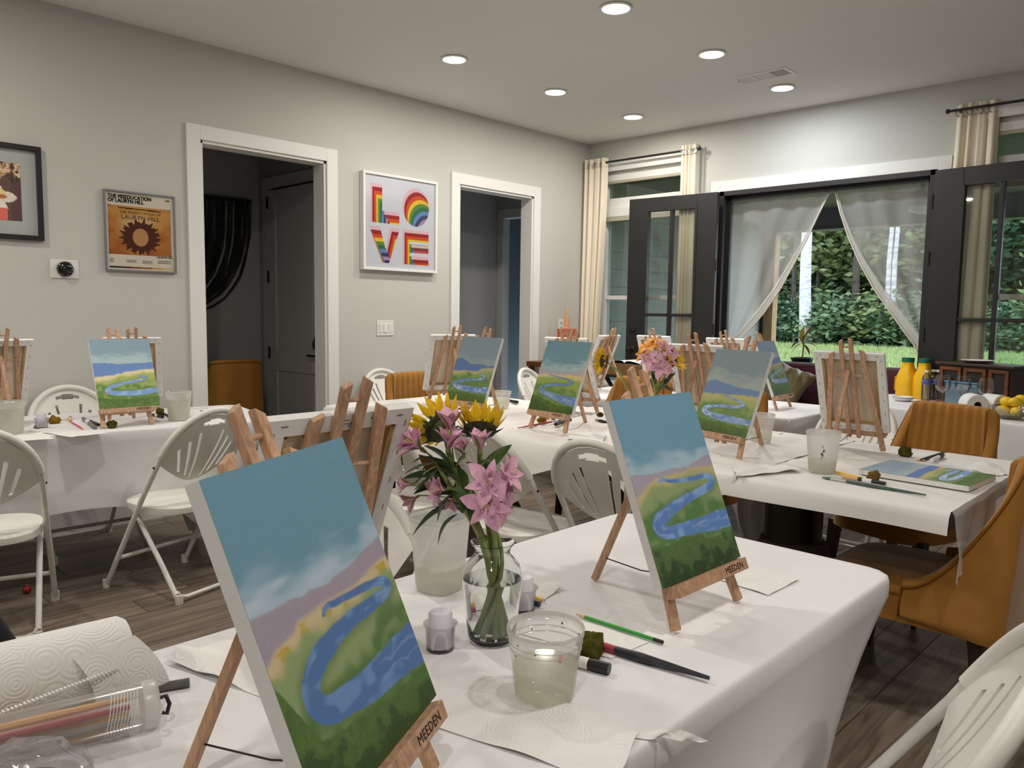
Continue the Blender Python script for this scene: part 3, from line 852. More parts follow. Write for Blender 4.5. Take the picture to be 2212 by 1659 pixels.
MB().add([(.044, -w, -h), (.044, w, -h), (.044, w, h), (.044, -w, h)], [(0, 1, 2, 3)]).build('glazing', 'glazing', t)
MB().span((.001, -w, -h), (.030, w, h)).build('backing', 'trim', t)
# thermostat, switches, outlet
t = thing('thermostat', 'white thermostat plate with a round black dial under the black photo frame', 'thermostat', (0, -4.772, 1.536))
MB().box((.004, 0, 0), (.007, .146, .104)).build('wall_plate', 'plastic_w', t, bevel=.003)
RX = Matrix.Rotation(PI / 2, 4, 'Y')
MB().lathe([(.0, .0), (.042, .0), (.042, .020), (.040, .024)], 32, Matrix.Translation((.007, 0, 0)) @ RX).build('dial_ring', mat('dial_steel', (.12, .11, .10), .3, metal=.9), t, smooth=40)
MB().lathe([(.040, .0), (.036, .004), (.0, .006)], 32, Matrix.Translation((.030, 0, 0)) @ RX).build('dial_glass', mat('dial_black', (.008, .008, .010), .08, spec=.7), t, smooth=60)
t = thing('light_switch', 'white three gang light switch plate under the LOVE print', 'switch', (0, -2.513, 1.187))
MB().box((.003, 0, 0), (.006, .160, .117)).build('wall_plate', 'plastic_w', t, bevel=.002)
for k in (-1, 0, 1):
    MB().box((.008, k * .046, 0), (.006, .031, .066), Matrix.Rotation(.05 * (1 if k else -1), 4, 'Y')).build('rocker', 'plastic_w', t, bevel=.001)
    for z in (-.048, .048): MB().box((.0062, k * .046, z), (.001, .004, .004)).build('screw', 'ferrule', t)
t = thing('wall_outlet', 'white outlet plate by the corner curtain', 'outlet', (0, -.388, 1.20))
MB().box((.003, 0, 0), (.006, .076, .117)).build('wall_plate', 'plastic_w', t, bevel=.002)
for z in (-.022, .022):
    MB().box((.0065, 0, z), (.002, .034, .028)).build('socket', mat('socket_ivory', (.6, .6, .58), .4), t, bevel=.0008)
    for y in (-.007, .007): MB().box((.0078, y, z + .003), (.001, .003, .010)).build('slot', 'bolt', t)

# ------------------------------------------------------------------ tables
def rrect(t, L, Wd, r):
    """point and outward side weight on a rounded rectangle, t in [0,1) measured along the perimeter"""
    a, b = L / 2 - r, Wd / 2 - r
    segs = [(2 * b, 's'), (PI * r / 2, 'c'), (2 * a, 's'), (PI * r / 2, 'c')] * 2
    per = 4 * a + 4 * b + 2 * PI * r
    s = t * per
    cur = (a + r, -b); ang = 0.0; i = 0
    for ln, k in segs:
        if s <= ln + 1e-9:
            if k == 's': return cur[0] - math.sin(ang) * s, cur[1] + math.cos(ang) * s, i, s / ln
            th = ang + s / r
            cx, cy = cur[0] - math.cos(ang) * r, cur[1] - math.sin(ang) * r
            return cx + math.cos(th) * r, cy + math.sin(th) * r, i, s / ln
        s -= ln
        if k == 's': cur = (cur[0] - math.sin(ang) * ln, cur[1] + math.cos(ang) * ln)
        else:
            cx, cy = cur[0] - math.cos(ang) * r, cur[1] - math.sin(ang) * r
            ang += PI / 2; cur = (cx + math.cos(ang) * r, cy + math.sin(ang) * r)
        i += 1
    return cur[0], cur[1], 0, 0
def folding_table(label, clabel, loc, rz, L=1.83, Wd=.765, Z=.745, inset=.26, hem=.36, r=.06, straight=False):
    t = thing('folding_table', label, 'table', loc, rz, 'cloth covered folding tables')
    MB().box((0, 0, Z - .026), (L - .02, Wd - .02, .04)).build('tabletop', 'plastic_w', t, bevel=.012)
    for sx in (-1, 1):
        x = sx * (L / 2 - .30)
        for sy in (-1, 1):
            MB().tube([(x, sy * (Wd / 2 - .10), Z - .05), (x + sx * .03, sy * (Wd / 2 - .07), .02)], .0135, 8).build('leg', 'chairtube', t, smooth=40)
            MB().lathe([(.0, 0), (.018, 0), (.018, .035), (.014, .04)], 10, Matrix.Translation((x + sx * .03, sy * (Wd / 2 - .07), 0))).build('foot_cap', 'cap', t, smooth=40)
        MB().tube([(x + sx * .024, -(Wd / 2 - .076), .20), (x + sx * .024, Wd / 2 - .076, .20)], .0125, 8).build('crossbar', 'chairtube', t, smooth=40)
    b = MB(); n = 176
    P = [rrect(k / n, L, Wd, r) for k in range(n)]
    rows = [(1.0 - .012 / .3, .0, 0)]
    prof = [(0.0, Z + .0015), (.35, Z + .0015), (.7, Z + .0015), (1 - .03, Z + .0015)]
    V = []
    for q, z in prof: V.append([(x * q, y * q, z) for x, y, i, s in P])
    V.append([(x * (1 - .012), y * (1 - .012), Z + .0015) for x, y, i, s in P])
    V.append([(x * (1 - .003), y * (1 - .004), Z - .003) for x, y, i, s in P])
    V.append([(x, y, Z - .012) for x, y, i, s in P])
    V.append([(x, y, Z - .042) for x, y, i, s in P])
    W = [.03, .08, .16, .26, .38, .52, .68, .84, 1.0]
    for w in W:
        row = []
        for x, y, i, s in P:
            corner = (i % 2 == 1)
            long = (i % 4 == 2)
            d = 0.0 if corner else math.sin(PI * s)      # 0 at corners, 1 mid side
            if straight:
                zb = .06; ins = .012 * w
                px = x * (1 + .01 * math.sin(60 * (x + y)) * w); py = y * (1 + .01 * math.sin(47 * (x - y)) * w)
                row.append((px, py, lerp(Z - .042, zb, w)))
                continue
            zb = .02 + (hem if long else hem * .8) * (d ** .45 if d > 0 else 0)
            k = 1 - (1 - w) ** 2.6
            cw = (1 - d) ** 1.0
            ax = inset * k * cw + .05 * k * (1 - cw) * (0 if long else 1)
            ay = .045 * k * cw + .035 * k * (1 - cw) * (1 if long else 0)
            px = x - math.copysign(min(abs(x), ax * min(1, abs(x) / (L / 2 - inset - .02)) if long else ax), x)
            py = y - math.copysign(min(abs(y), ay), y)
            row.append((px, py, lerp(Z - .042, zb, w)))
        V.append(row)
    for row in V: b.v += row
    b.f.append(tuple(range(n)))
    for j in range(len(V) - 1):
        for k in range(n):
            a = j * n + k; d = j * n + (k + 1) % n
            b.f.append((a, a + n, d + n, d))
    c = b.build('stretch_tablecloth', 'spandex', None, smooth=60)
    c.location = loc; c.rotation_euler = (0, 0, rz)
    tag(c, clabel, 'tablecloth', 'white stretch covers on the folding tables')
    return t
folding_table('folding table under the nearest stretch cover', 'white stretch cover on the nearest table, holding two easels with paintings and the flower vase', (4.003, -5.265, 0), PI / 2)
folding_table('folding table with white legs under the cover along the left wall', 'white stretch cover on the table along the left wall, under the two photo frames', (.694, -4.968, 0), math.radians(79))
folding_table('folding table under the white cover before the left window', 'white cover on the far table before the french doors', (2.155, -1.565, 0), 0, Wd=.84)
folding_table('folding table under the drinks by the right door leaf', 'white straight cover on the drinks table by the right door leaf', (3.661, -.644, 0), math.radians(-21.6), straight=True)

# long dining table with loose white cloth
TZ = .765
X0, X1, Y0, Y1 = 1.05, 4.335, -3.738, -2.630
t = thing('dining_table', 'long dining table on two drum pedestals under loose white cloths', 'table', (2.69, -3.184, 0))
MB().span((X0 - 2.69, Y0 + 3.184, TZ - .058), (X1 - 2.69, Y1 + 3.184, TZ - .004)).build('tabletop', 'darkleg', t, bevel=.006)
for px in (3.63, 1.80):
    b = MB(); b.lathe([(.0, .34), (.113, .34), (.113, .655), (.135, .66), (.135, .70), (.0, .705)], 40, Matrix.Translation((px - 2.69, 0, 0))); b.build('pedestal_drum', 'bronze', t, smooth=40)
    b = MB(); b.lathe([(.0, .0), (.322, .0), (.325, .03), (.31, .06), (.24, .19), (.165, .325), (.125, .425), (.115, .43), (.0, .43)], 48, Matrix.Translation((px - 2.69, 0, 0))); b.build('pedestal_base', 'rope', t, smooth=30)
def cloth(label, x0, x1, y0, y1, z, drop, right=0.0, left=0.0, wr=.004, m='tablecloth', seed=0, lo=0, cat='tablecloth', group=None, nx=110, ny=70, dropfn=None):
    """cloth laid over the table: grid in the plane, folded down over the edges"""
    def pos(u, v):
        a = lerp(x0 - left, x1 + right, u); yspan0, yspan1 = y0 - drop, y1 + drop * .8
        bq = lerp(yspan0, yspan1, v)
        zz = z; x, y = a, bq
        d = 0.0
        if dropfn: lim = dropfn(a)
        else: lim = drop
        if bq < y0:
            d = (y0 - bq) * lim / drop; y = y0 - .005 - .010 * (1 + math.sin(a * 7 + seed)) * min(1, d / .05) - .004 * d / .06
        elif bq > y1:
            d = (bq - y1); y = y1 + .004
        e = 0.0
        if a > x1: e = a - x1; x = x1 + .006 + .02 * (e / .2) * math.sin(bq * 9 + seed)
        elif a < x0: e = x0 - a; x = x0 - .006
        zz -= max(d, e) if not (d and e) else (d + e) * .75
        if d == 0 and e == 0:
            q = mnoise.fractal(Vector((a * 2.2, bq * 5.5, seed * 7.3)), .9, 2.2, 4)
            f = mnoise.noise(Vector((a * 7.0 + bq * 3, bq * 9, seed)))
            edge = min(1, min(a - x0, x1 - a, bq - y0, y1 - bq) / .06 + .15)
            zz += wr * (max(0, q * 1.4 + .15) * 1.2 + .35 * abs(f)) * max(.1, edge) + .0012
        return (x, y, zz)
    b = MB(); b.grid(pos, nx, ny)
    o = b.build('tablecloth', m, None, smooth=180)
    tag(o, label, cat, group)
    return o
cloth('plain white cloth over the right half of the long dining table', 2.95, X1, Y0, Y1, TZ, .065, right=.0, wr=.005, seed=1)
cloth('creased white cloth over the left half of the long dining table', X0, 3.66, Y0, Y1, TZ + .004, .10, left=.12, wr=.020, seed=2,
      dropfn=lambda a: .06 + .13 * float(sm(a, 3.05, 3.3)) * (1 - float(sm(a, 3.45, 3.66))) + .10 * (1 - float(sm(a, 2.6, 3.0))))
# the thin plastic end that hangs over the right edge and into the chair
def hang(u, v):
    y = lerp(Y0 + .004, Y1 - .01, u)
    ln = .19 + .03 * math.sin(u * 11 + 1.2)
    d = v * ln
    return (X1 + .004 + (.006 + .016 * (1 + math.sin(u * 26 + v * 3)) * v) * (1 if v else 0), y + .006 * math.sin(v * 14 + u * 5) * v, TZ + .0042 - d)
b = MB(); b.grid(hang, 60, 18)
tag(b.build('plastic_cloth_end', 'plasticcloth', None, smooth=180), 'thin see through plastic cloth hanging over the right end of the dining table', 'tablecloth')
# white cloth bunched under the dining table, behind the drum
def bunch(u, v):
    x = lerp(3.08, 3.34, u) + .03 * math.sin(v * 7); 
    return (x + .06 * v, -2.62 + .05 * math.sin(u * 15) * (1 - .5 * v), lerp(.74, .10, v) + .10 * abs(u - .5) * v)
b = MB(); b.grid(bunch, 20, 20)
tag(b.build('cloth_corner', 'tablecloth', None, smooth=180), 'corner of white cloth hanging down behind the drum pedestal', 'tablecloth')

# ------------------------------------------------------------------ white folding chairs
def folding_chair():
    r = thing('folding_chair', 'x', 'chair', (0, 0, 0))
    hw, sy_, sz_ = .215, -.155, .63
    BD = Vector((0, -.50, .866))                      # direction of the leaning back
    def bp(x, s, off=0):                              # point of the back plane, off = towards the sitter
        return (x, sy_ + BD.y * s + .866 * off, sz_ + BD.z * s + .5 * off)
    hoop = [bp(hw * math.cos(a), .27 * math.sin(a) ** .9 if math.sin(a) > 0 else 0) for a in [PI * k / 22 for k in range(23)]]
    L = [(hw + .004, .235, .012), (hw + .002, .10, .232), (hw, -.03, .445)]
    pts = L + hoop + [(-p[0], p[1], p[2]) for p in L[::-1]]
    MB().tube(pts, .0122, 10).build('hoop_frame', 'chairtube', r, smooth=50)
    MB().tube(hoop[1:-1], .0165, 10).build('hoop_sleeve', 'chairwhite', r, smooth=50)
    for s in (-1, 1):
        p = [(s * (hw - .03), -.232, .012), (s * (hw - .03), -.12, .165), (s * (hw - .03), .0, .315), (s * (hw - .03), .045, .37), (s * (hw - .033), .068, .405), (s * (hw - .035), .10, .418)]
        MB().tube(p, .0118, 10).build('rear_leg', 'chairtube', r, smooth=50)
        for q in ((s * (hw + .004), .237, 0), (s * (hw - .03), -.236, 0)):
            MB().lathe([(.0, 0), (.0165, 0), (.0175, .02), (.0165, .040), (.0125, .044)], 12, Matrix.Translation(q)).build('foot_cap', 'cap', r, smooth=40)
        MB().ball((s * (hw + .012), sy_ + .01, sz_ - .012), .006, 8, 6).build('bolt', 'bolt', r, smooth=60)
        MB().ball((s * (hw - .006), .042, .335), .008, 8, 6).build('pivot', 'chairtube', r, smooth=60)
    MB().tube([(-hw + .004, .148, .155), (hw - .004, .148, .155)], .0098, 8).build('front_crossbar', 'chairtube', r, smooth=40)
    MB().tube([(-(hw - .03), -.222, .05), (-(hw - .045), -.228, .028), (-(hw - .075), -.232, .02), (hw - .075, -.232, .02), (hw - .045, -.228, .028), (hw - .03, -.222, .05)], .0098, 8).build('rear_crossbar', 'chairtube', r, smooth=50)
    # seat
    def seat(u, v):
        a = 2 * PI * u; c, s = math.cos(a), math.sin(a)
        e = (abs(c) ** 3.4 + abs(s) ** 3.4) ** (-1 / 3.4)
        q = v ** .8
        x, y = c * e * q * .198, s * e * q * .185
        if y < 0: x *= 1 - .10 * (y / -.185)
        z = .428 - .010 * math.exp(-((x / .11) ** 2 + ((y + .03) / .1) ** 2)) + .006 * (y / .185)
        if v > .93: z -= .10 * (v - .93)
        return (x, y - .005, z)
    b = MB(); b.grid(seat, 40, 12, closeu=True)
    n = len(b.v)
    rim = b.v[-40:]
    for dz, k in ((-.012, 1.004), (-.026, .995), (-.028, .93)):
        o = len(b.v); b.v += [(x * k, (y + .005) * k - .005, z + dz - (.012 * (abs(x) / .198) ** 4 * (1 - abs(y) / .2) if dz < -.02 else 0)) for x, y, z in rim]
        for i in range(40): b.f.append((o - 40 + i, o - 40 + (i + 1) % 40, o + (i + 1) % 40, o + i))
    b.f.append(tuple(range(len(b.v) - 40, len(b.v)))[::-1])
    b.build('seat', 'chairwhite', r, smooth=50)
    # fan back with slots and hand hole
    ub = [-1, -.93, -.80, -.655, -.59, -.45, -.385, -.26, -.205, -.10, 0, .10, .205, .26, .385, .45, .59, .655, .80, .93, 1]
    vb = [0, .05, .10, .15, .22, .32, .42, .52, .62, .70, .74, .80, .84, .865, .885, .91, .935, .95, .975, 1]
    def back(u, v):
        a = u * math.radians(88)
        tx, ts = .205 * math.sin(a), .252 * math.cos(a) ** .9
        bx, bs = .207 * (.55 * u + .45 * u ** 3), -.115 * (1 - abs(u) ** 2.6) + .0
        x, s = lerp(bx, tx, v), lerp(bs, ts, v)
        return bp(x, s, -.028 * (1 - (x / .21) ** 2) * (1 - ((s - .06) / .24) ** 2) + .004)
    b = MB(); nu = len(ub)
    for v in vb:
        for u in ub: b.v.append(back(u, v))
    for j in range(len(vb) - 1):
        for i in range(nu - 1):
            um, vm = (ub[i] + ub[i + 1]) / 2, (vb[j] + vb[j + 1]) / 2
            au = abs(um)
            if .59 < au < .655 and .15 < vm < .70: continue
            if .385 < au < .45 and .10 < vm < .74: continue
            if .205 < au < .26 and .05 < vm < .80: continue
            if au < .205 and .885 < vm < .935: continue
            if au < .10 and .865 < vm < .95: continue
            a = j * nu + i; b.f.append((a, a + 1, a + nu + 1, a + nu))
    me = b.mesh('backrest', 'chairwhite', 50, solid=.007)
    link('backrest', me, r)
    return r
CG = 'white folding chairs with fan backs'
def place(proto, first, label, loc, rz, group):
    if first:
        proto.location = loc; proto.rotation_euler = (0, 0, rz); proto['label'] = label; proto['group'] = group; return proto
    return dup(proto, label, loc, rz, group)
fc = folding_chair()
def fpos(rear_mid, yaw, d=.235):
    return (rear_mid[0] - math.sin(yaw) * d, rear_mid[1] + math.cos(yaw) * d, 0)
R_ = math.radians
spots = [
    ('white folding chair cut by the left edge, facing the table along the left wall', fpos((1.470, -5.545), R_(71)), R_(71)),
    ('white folding chair drawn up to the left wall table, behind the large painting', fpos((1.480, -4.630), R_(105)), R_(105)),
    ('white folding chair between the left wall and its table, fan back facing the room', (.335, -4.81, 0), R_(-92)),
    ('white folding chair against the wall under the LOVE print', (.335, -2.60, 0), R_(-90)),
    ('white folding chair behind the flower vase, pushed in at the long dining table', (2.69, -3.79, 0), R_(-3)),
    ('white folding chair at the dining table, half hidden by the front painting on its easel', (3.19, -3.74, 0), R_(8)),
    ('white folding chair at the left side of the nearest table, beyond the big easels', (3.335, -5.02, 0), R_(-92)),
    ('white folding chair by the nearest table, cut by the bottom right corner', (4.478, -4.92, 0), R_(101)),
    ('white folding chair at the left end of the far table, near the second doorway', (.94, -1.54, 0), R_(-75)),
    ('white folding chair seen through the flower stems, left at the dining table', (2.02, -3.88, 0), R_(6)),
    ('white folding chair in shade behind the back turned canvas on the right', (3.35, -1.98, 0), R_(178)),
]
for i, (lb, loc, rz) in enumerate(spots): place(fc, i == 0, lb, loc, rz, CG)

# ------------------------------------------------------------------ mustard velvet chairs
def velvet_chair():
    r = thing('upholstered_chair', 'x', 'chair', (0, 0, 0))
    # plan of the wrap-around back: t -1 (left wing) .. 1 (right wing)
    def plan(t, k):
        """outer plan point at height fraction k (0 bottom .. 1 top of the back)"""
        a = abs(t); hw = lerp(.268, .228, k)
        yb = lerp(-.315, -.345, k)
        if a < .42:
            x = hw * (a / .42) * .80; y = yb + .012 * (a / .42) ** 2
        elif a < .62:
            q = (a - .42) / .20 * PI / 2
            x = hw * .80 + hw * .20 * math.sin(q); y = yb + .012 + .075 * (1 - math.cos(q))
        else:
            q = (a - .62) / .38
            x = hw + .004 * q; y = lerp(yb + .087, -.02, q)
        return math.copysign(x, t), y
    def top(t):
        a = abs(t)
        if a < .50: return .925 - .012 * (a / .5) ** 4
        q = (a - .50) / .50
        return .50 + .413 * (1 - q) ** 1.9 if q > .0 else .913
    def bot(t):
        return .345 + .03 * sm(abs(t), .4, 1.0)
    def inner_off(t, k):
        w = .052 - .010 * k
        ch = 0
        if abs(t) < .42: ch = .016 * abs(math.cos(t / .42 * PI * 4)) ** .5
        return w + ch
    NU, NV = 96, 16
    def norm(t, k):
        e = .01; x0, y0 = plan(max(-1, t - e), k); x1, y1 = plan(min(1, t + e), k)
        d = math.hypot(x1 - x0, y1 - y0) + 1e-9
        return -(y1 - y0) / d, (x1 - x0) / d
    V = []; b = MB()
    rows = [('o', v) for v in np.linspace(0, 1, NV)] + [('r', .25), ('r', .5), ('r', .75)] + [('i', v) for v in np.linspace(1, 0, NV)]
    for kind, v in rows:
        for i in range(NU + 1):
            t = -1 + 2 * i / NU
            zt, zb = top(t), bot(t)
            if kind == 'o': z = lerp(zb, zt - .018, v); off = 0
            elif kind == 'i': z = lerp(zb + .05, zt - .018, v); off = 1
            else:
                z = zt - .018 + .018 * math.sin(PI * v); off = .5 - .5 * math.cos(PI * v)
            k = max(0, (z - .40) / .52)
            x, y = plan(t, k); nx, ny = norm(t, k)
            w = inner_off(t, k) * off
            if kind == 'o' and v == 0: w = .01
            b.v.append((x + nx * w, y + ny * w, z))
    n = NU + 1
    for j in range(len(rows) - 1):
        for i in range(NU):
            a = j * n + i; b.f.append((a, a + 1, a + n + 1, a + n))
    for i0 in (0, NU):
        f = [j * n + i0 for j in range(len(rows))]; b.f.append(tuple(f if i0 else f[::-1]))
    b.build('backrest', 'mustard', r, smooth=70)
    pts = []
    for i in range(NU + 1):
        t = -1 + 2 * i / NU; z = top(t) - .022; k = max(0, (z - .40) / .52); x, y = plan(t, k); nx, ny = norm(t, k)
        pts.append((x - nx * .002, y - ny * .002, z))
    t0 = pts[0]; t1 = pts[-1]
    pts = [(t0[0], t0[1] + .004, .38)] + [(t0[0], t0[1] + .004, .44)] + pts + [(t1[0], t1[1] + .004, .44), (t1[0], t1[1] + .004, .38)]
    MB().tube(pts, .0045, 6).build('piping', 'piping', r, smooth=180)
    # seat block with a crowned cushion
    def outline(a, q):
        c, s = math.cos(a), math.sin(a); e = (abs(c) ** 4.5 + abs(s) ** 4.5) ** (-1 / 4.5)
        return c * e * .255 * q, s * e * .275 * q - .005
    b = MB(); n = 48
    rows = [(1.0, .355), (1.0, .43), (1.006, .445), (.99, .462), (.94, .474), (.7, .482), (.4, .486), (.02, .487)]
    for q, z in rows:
        for k in range(n):
            x, y = outline(2 * PI * k / n, q); b.v.append((x * (1 - .05 * (y + .28) / .55), y, z))
    for j in range(len(rows) - 1):
        for k in range(n): b.f.append((j * n + k, j * n + (k + 1) % n, (j + 1) * n + (k + 1) % n, (j + 1) * n + k))
    b.f.append(tuple(range(n))[::-1]); b.f.append(tuple(range((len(rows) - 1) * n, len(rows) * n)))
    b.build('seat', 'mustard', r, smooth=60)
    MB().tube([(lambda x, y: (x * 1.004 * (1 - .05 * (y + .28) / .55), y * 1.004, .445))(*outline(2 * PI * k / 48, 1.0)) for k in range(48)], .004, 6, closed=True).build('seat_piping', 'piping', r, smooth=180)
    for sx, sy2 in ((-1, 1), (1, 1), (-1, -1), (1, -1)):
        MB().bar((sx * .215, sy2 * .215 - .01, .37), (sx * .228, sy2 * .250 - .01, .012), .052, .045, up=(0, 1, 0), w2=.030).build('leg', 'darkleg', r, bevel=.003)
        MB().lathe([(.0, 0), (.010, 0), (.010, .014)], 10, Matrix.Translation((sx * .228, sy2 * .250 - .01, 0))).build('glide', 'eraser_black', r)
    return r
VG = 'mustard velvet dining chairs'
vc = velvet_chair()
vs = [('mustard velvet chair pushed under the right end of the dining table', (4.165, -3.365, 0), R_(90)),
      ('channelled mustard velvet chair behind the flat painting on the dining table', (3.82, -2.40, 0), R_(163)),
      ('mustard velvet chair at the left end of the dining table, before the LOVE wall', (1.20, -2.965, 0), R_(-92)),
      ('mustard velvet chair at the far side of the dining table, behind the second flower vase', (2.10, -2.36, 0), R_(180)),
      ('mustard velvet chair mostly hidden behind the right hand grey skied painting', (2.80, -2.50, 0), R_(180)),
      ('mustard velvet chair standing in the dark hall behind the first doorway', (-1.16, -3.32, 0), R_(88))]
for i, (lb, loc, rz) in enumerate(vs): place(vc, i == 0, lb, loc, rz, VG)

# ------------------------------------------------------------------ table easels and canvases
CW, CH, CT, CS0 = .279, .356, .018, .086
def easel_proto(theta):
    st, ct = math.sin(theta), math.cos(theta)
    r = thing('table_easel', 'x', 'easel', (0, 0, 0))
    def P(x, s, o): return (x, s * st - o * ct, s * ct + o * st)
    nrm = Vector((0, -ct, st))
    def flat_bar(pts, w, o0=.0, o1=.012, name='leg', slant=.012):
        (x0, s0), (x1, s1) = pts
        b = MB(); dx, ds = x1 - x0, s1 - s0; ln = math.hypot(dx, ds); px, ps = ds / ln * w / 2, -dx / ln * w / 2
        q = [(x0 - px, s0 - ps), (x0 + px, s0 + ps), (x1 + px, s1 + ps - slant), (x1 - px, s1 - ps)]
        v = [P(x, s, o) for o in (o0, o1) for x, s in q]
        b.add(v, [(3, 2, 1, 0), (4, 5, 6, 7), (0, 1, 5, 4), (1, 2, 6, 5), (2, 3, 7, 6), (3, 0, 4, 7)])
        return b.build(name, 'easel', r, bevel=.0015)
    for s in (-1, 1):
        flat_bar(((s * .113, .004), (s * .060, .452)), .021, name='leg', slant=.012 * s)
        flat_bar(((s * .0195, .055), (s * .0195, .505)), .0165, name='mast_slat', slant=.009 * s)
    b = MB(); b.tube([P(-.075, .345, .006), P(.075, .345, .006)], .0038, 8); b.build('dowel', 'easel', r, smooth=40)
    b = MB(); b.tube([P(-.019, .472, .006), P(.019, .472, .006)], .0038, 8); b.build('dowel', 'easel', r, smooth=40)
    v = [P(x, s, o) for o in (.0125, .046) for x, s in ((-.124, .062), (.124, .062), (.124, .0852), (-.124, .0852))]
    b = MB().add(v, [(3, 2, 1, 0), (4, 5, 6, 7), (0, 1, 5, 4), (1, 2, 6, 5), (2, 3, 7, 6), (3, 0, 4, 7)])
    led = b.build('ledge', 'easel', r, bevel=.0012)
    me = text_mesh('lettering', 'MEEDEN', .017, 'ink', 'CENTER', 0, 1.05)
    for dx, dz in ((0, 0), (.0006, 0), (0, .0006)):
        o = link('lettering', me, led)
        c = Vector(P(.072 + dx, .0735 + dz, .0463))
        o.matrix_local = Matrix.Translation(c) @ Matrix.Rotation(PI / 2 - theta, 4, 'X')
    hinge = Vector(P(0, .365, .006))
    MB().bar(tuple(hinge), (0, .28, .004), .0165, .012, up=(0, 1, 0.6)).build('back_leg', 'easel', r, bevel=.0015)
    b = MB(); b.tube([P(.012, .072, .004), (.004, .16, .052), tuple(hinge.lerp(Vector((0, .28, .004)), .84))], .0014, 5); b.build('cord', 'cord', r)
    return r
def canvas_proto(theta, detail_back):
    """stretched canvas standing on the easel ledge, local frame = the easel's"""
    st, ct = math.sin(theta), math.cos(theta)
    r = thing('canvas', 'x', 'canvas', (0, 0, 0))
    o0, o1 = .0127, .0127 + CT
    s0, s1 = CS0 + .0004, CS0 + CH
    def P(x, s, o): return (x, s * st - o * ct, s * ct + o * st)
    def slab(b, xa, xb, sa, sb, oa, ob_):
        v = [P(x, s, o) for o in (oa, ob_) for x, s in ((xa, sa), (xb, sa), (xb, sb), (xa, sb))]
        b.add(v, [(3, 2, 1, 0), (4, 5, 6, 7), (0, 1, 5, 4), (1, 2, 6, 5), (2, 3, 7, 6), (3, 0, 4, 7)])
        return b
    h = CW / 2; bw = .030
    b = MB()
    slab(b, -h, h, s0, s0 + bw, o0, o1); slab(b, -h, h, s1 - bw, s1, o0, o1); slab(b, -h, -h + bw, s0 + bw, s1 - bw, o0, o1); slab(b, h - bw, h, s0 + bw, s1 - bw, o0, o1)
    b.build('wrapped_border', 'canvasw', r)
    b = MB(); slab(b, -h + bw, h - bw, s0 + bw, s1 - bw, o1 - .003, o1 - .0005); b.build('raw_back', 'canvasraw', r)
    if detail_back:
        b = MB()
        for xa, xb, sa, sb in ((-h + bw, -h + bw + .009, s0 + bw, s1 - bw), (h - bw - .009, h - bw, s0 + bw, s1 - bw), (-h + bw, h - bw, s0 + bw, s0 + bw + .007), (-h + bw, h - bw, s1 - bw - .007, s1 - bw)):
            slab(MBx := MB(), xa, xb, sa, sb, o0 + .004, o1 - .003); MBx.build('stretcher_bar', 'stretcher', r)
        b = MB()
        for k in range(6):
            q = (k + .5) / 6
            for x in (-h + .012, h - .012): slab(b, x - .001, x + .001, s0 + q * CH - .006, s0 + q * CH + .006, o0 - .0006, o0)
            if k < 5:
                for s in (s0 + .012, s1 - .012): slab(b, -h + (k + .5) / 5 * CW - .006, -h + (k + .5) / 5 * CW + .006, s - .001, s + .001, o0 - .0006, o0)
        b.build('staples', 'staple', r)['kind'] = 'stuff'
        b = MB(); slab(b, -.012, .012, s1 - .024, s1 - .018, o0 - .002, o0); b.build('hanger_clip', 'ferrule', r)
    return r, P, o1, s0, s1
def painted_face(r, P, o1, s0, s1, fn, nu, nv, seed):
    ed = vnoise(40, 60, seed + 100)
    h = CW / 2
    def pos(u, v): return P(lerp(-h, h, u), lerp(s1, s0, v), o1 + .0006)
    return painted_grid('painted_front', nu, nv, pos, fn, r, 'paint')

def poly_dist(U, V, pts):
    """distance to a polyline with per-vertex width; returns (distance - width, side t)"""
    best = np.full(U.shape, 9.0); tt = np.zeros(U.shape)
    n = len(pts)
    for i in range(n - 1):
        (x0, y0, w0), (x1, y1, w1) = pts[i], pts[i + 1]
        dx, dy = x1 - x0, (y1 - y0) * 1.28
        L2 = dx * dx + dy * dy + 1e-9
        t = np.clip(((U - x0) * dx + (V - y0) * 1.28 * dy) / L2, 0, 1)
        d = np.hypot(U - x0 - t * dx, (V - y0) * 1.28 - t * dy) - (w0 + (w1 - w0) * t)
        m = d < best; best = np.where(m, d, best); tt = np.where(m, (i + t) / (n - 1), tt)
    return best, tt
def smooth_path(pts, k=5):
    """Catmull-Rom through (u, v, w)"""
    P = [np.array(p, float) for p in pts]; out = []
    for i in range(len(P) - 1):
        p0 = P[max(i - 1, 0)]; p1 = P[i]; p2 = P[i + 1]; p3 = P[min(i + 2, len(P) - 1)]
        for j in range(k):
            t = j / k
            out.append(tuple(.5 * (2 * p1 + (p2 - p0) * t + (2 * p0 - 5 * p1 + 4 * p2 - p3) * t * t + (3 * p1 - p0 - 3 * p2 + p3) * t ** 3)))
    out.append(tuple(P[-1])); return out
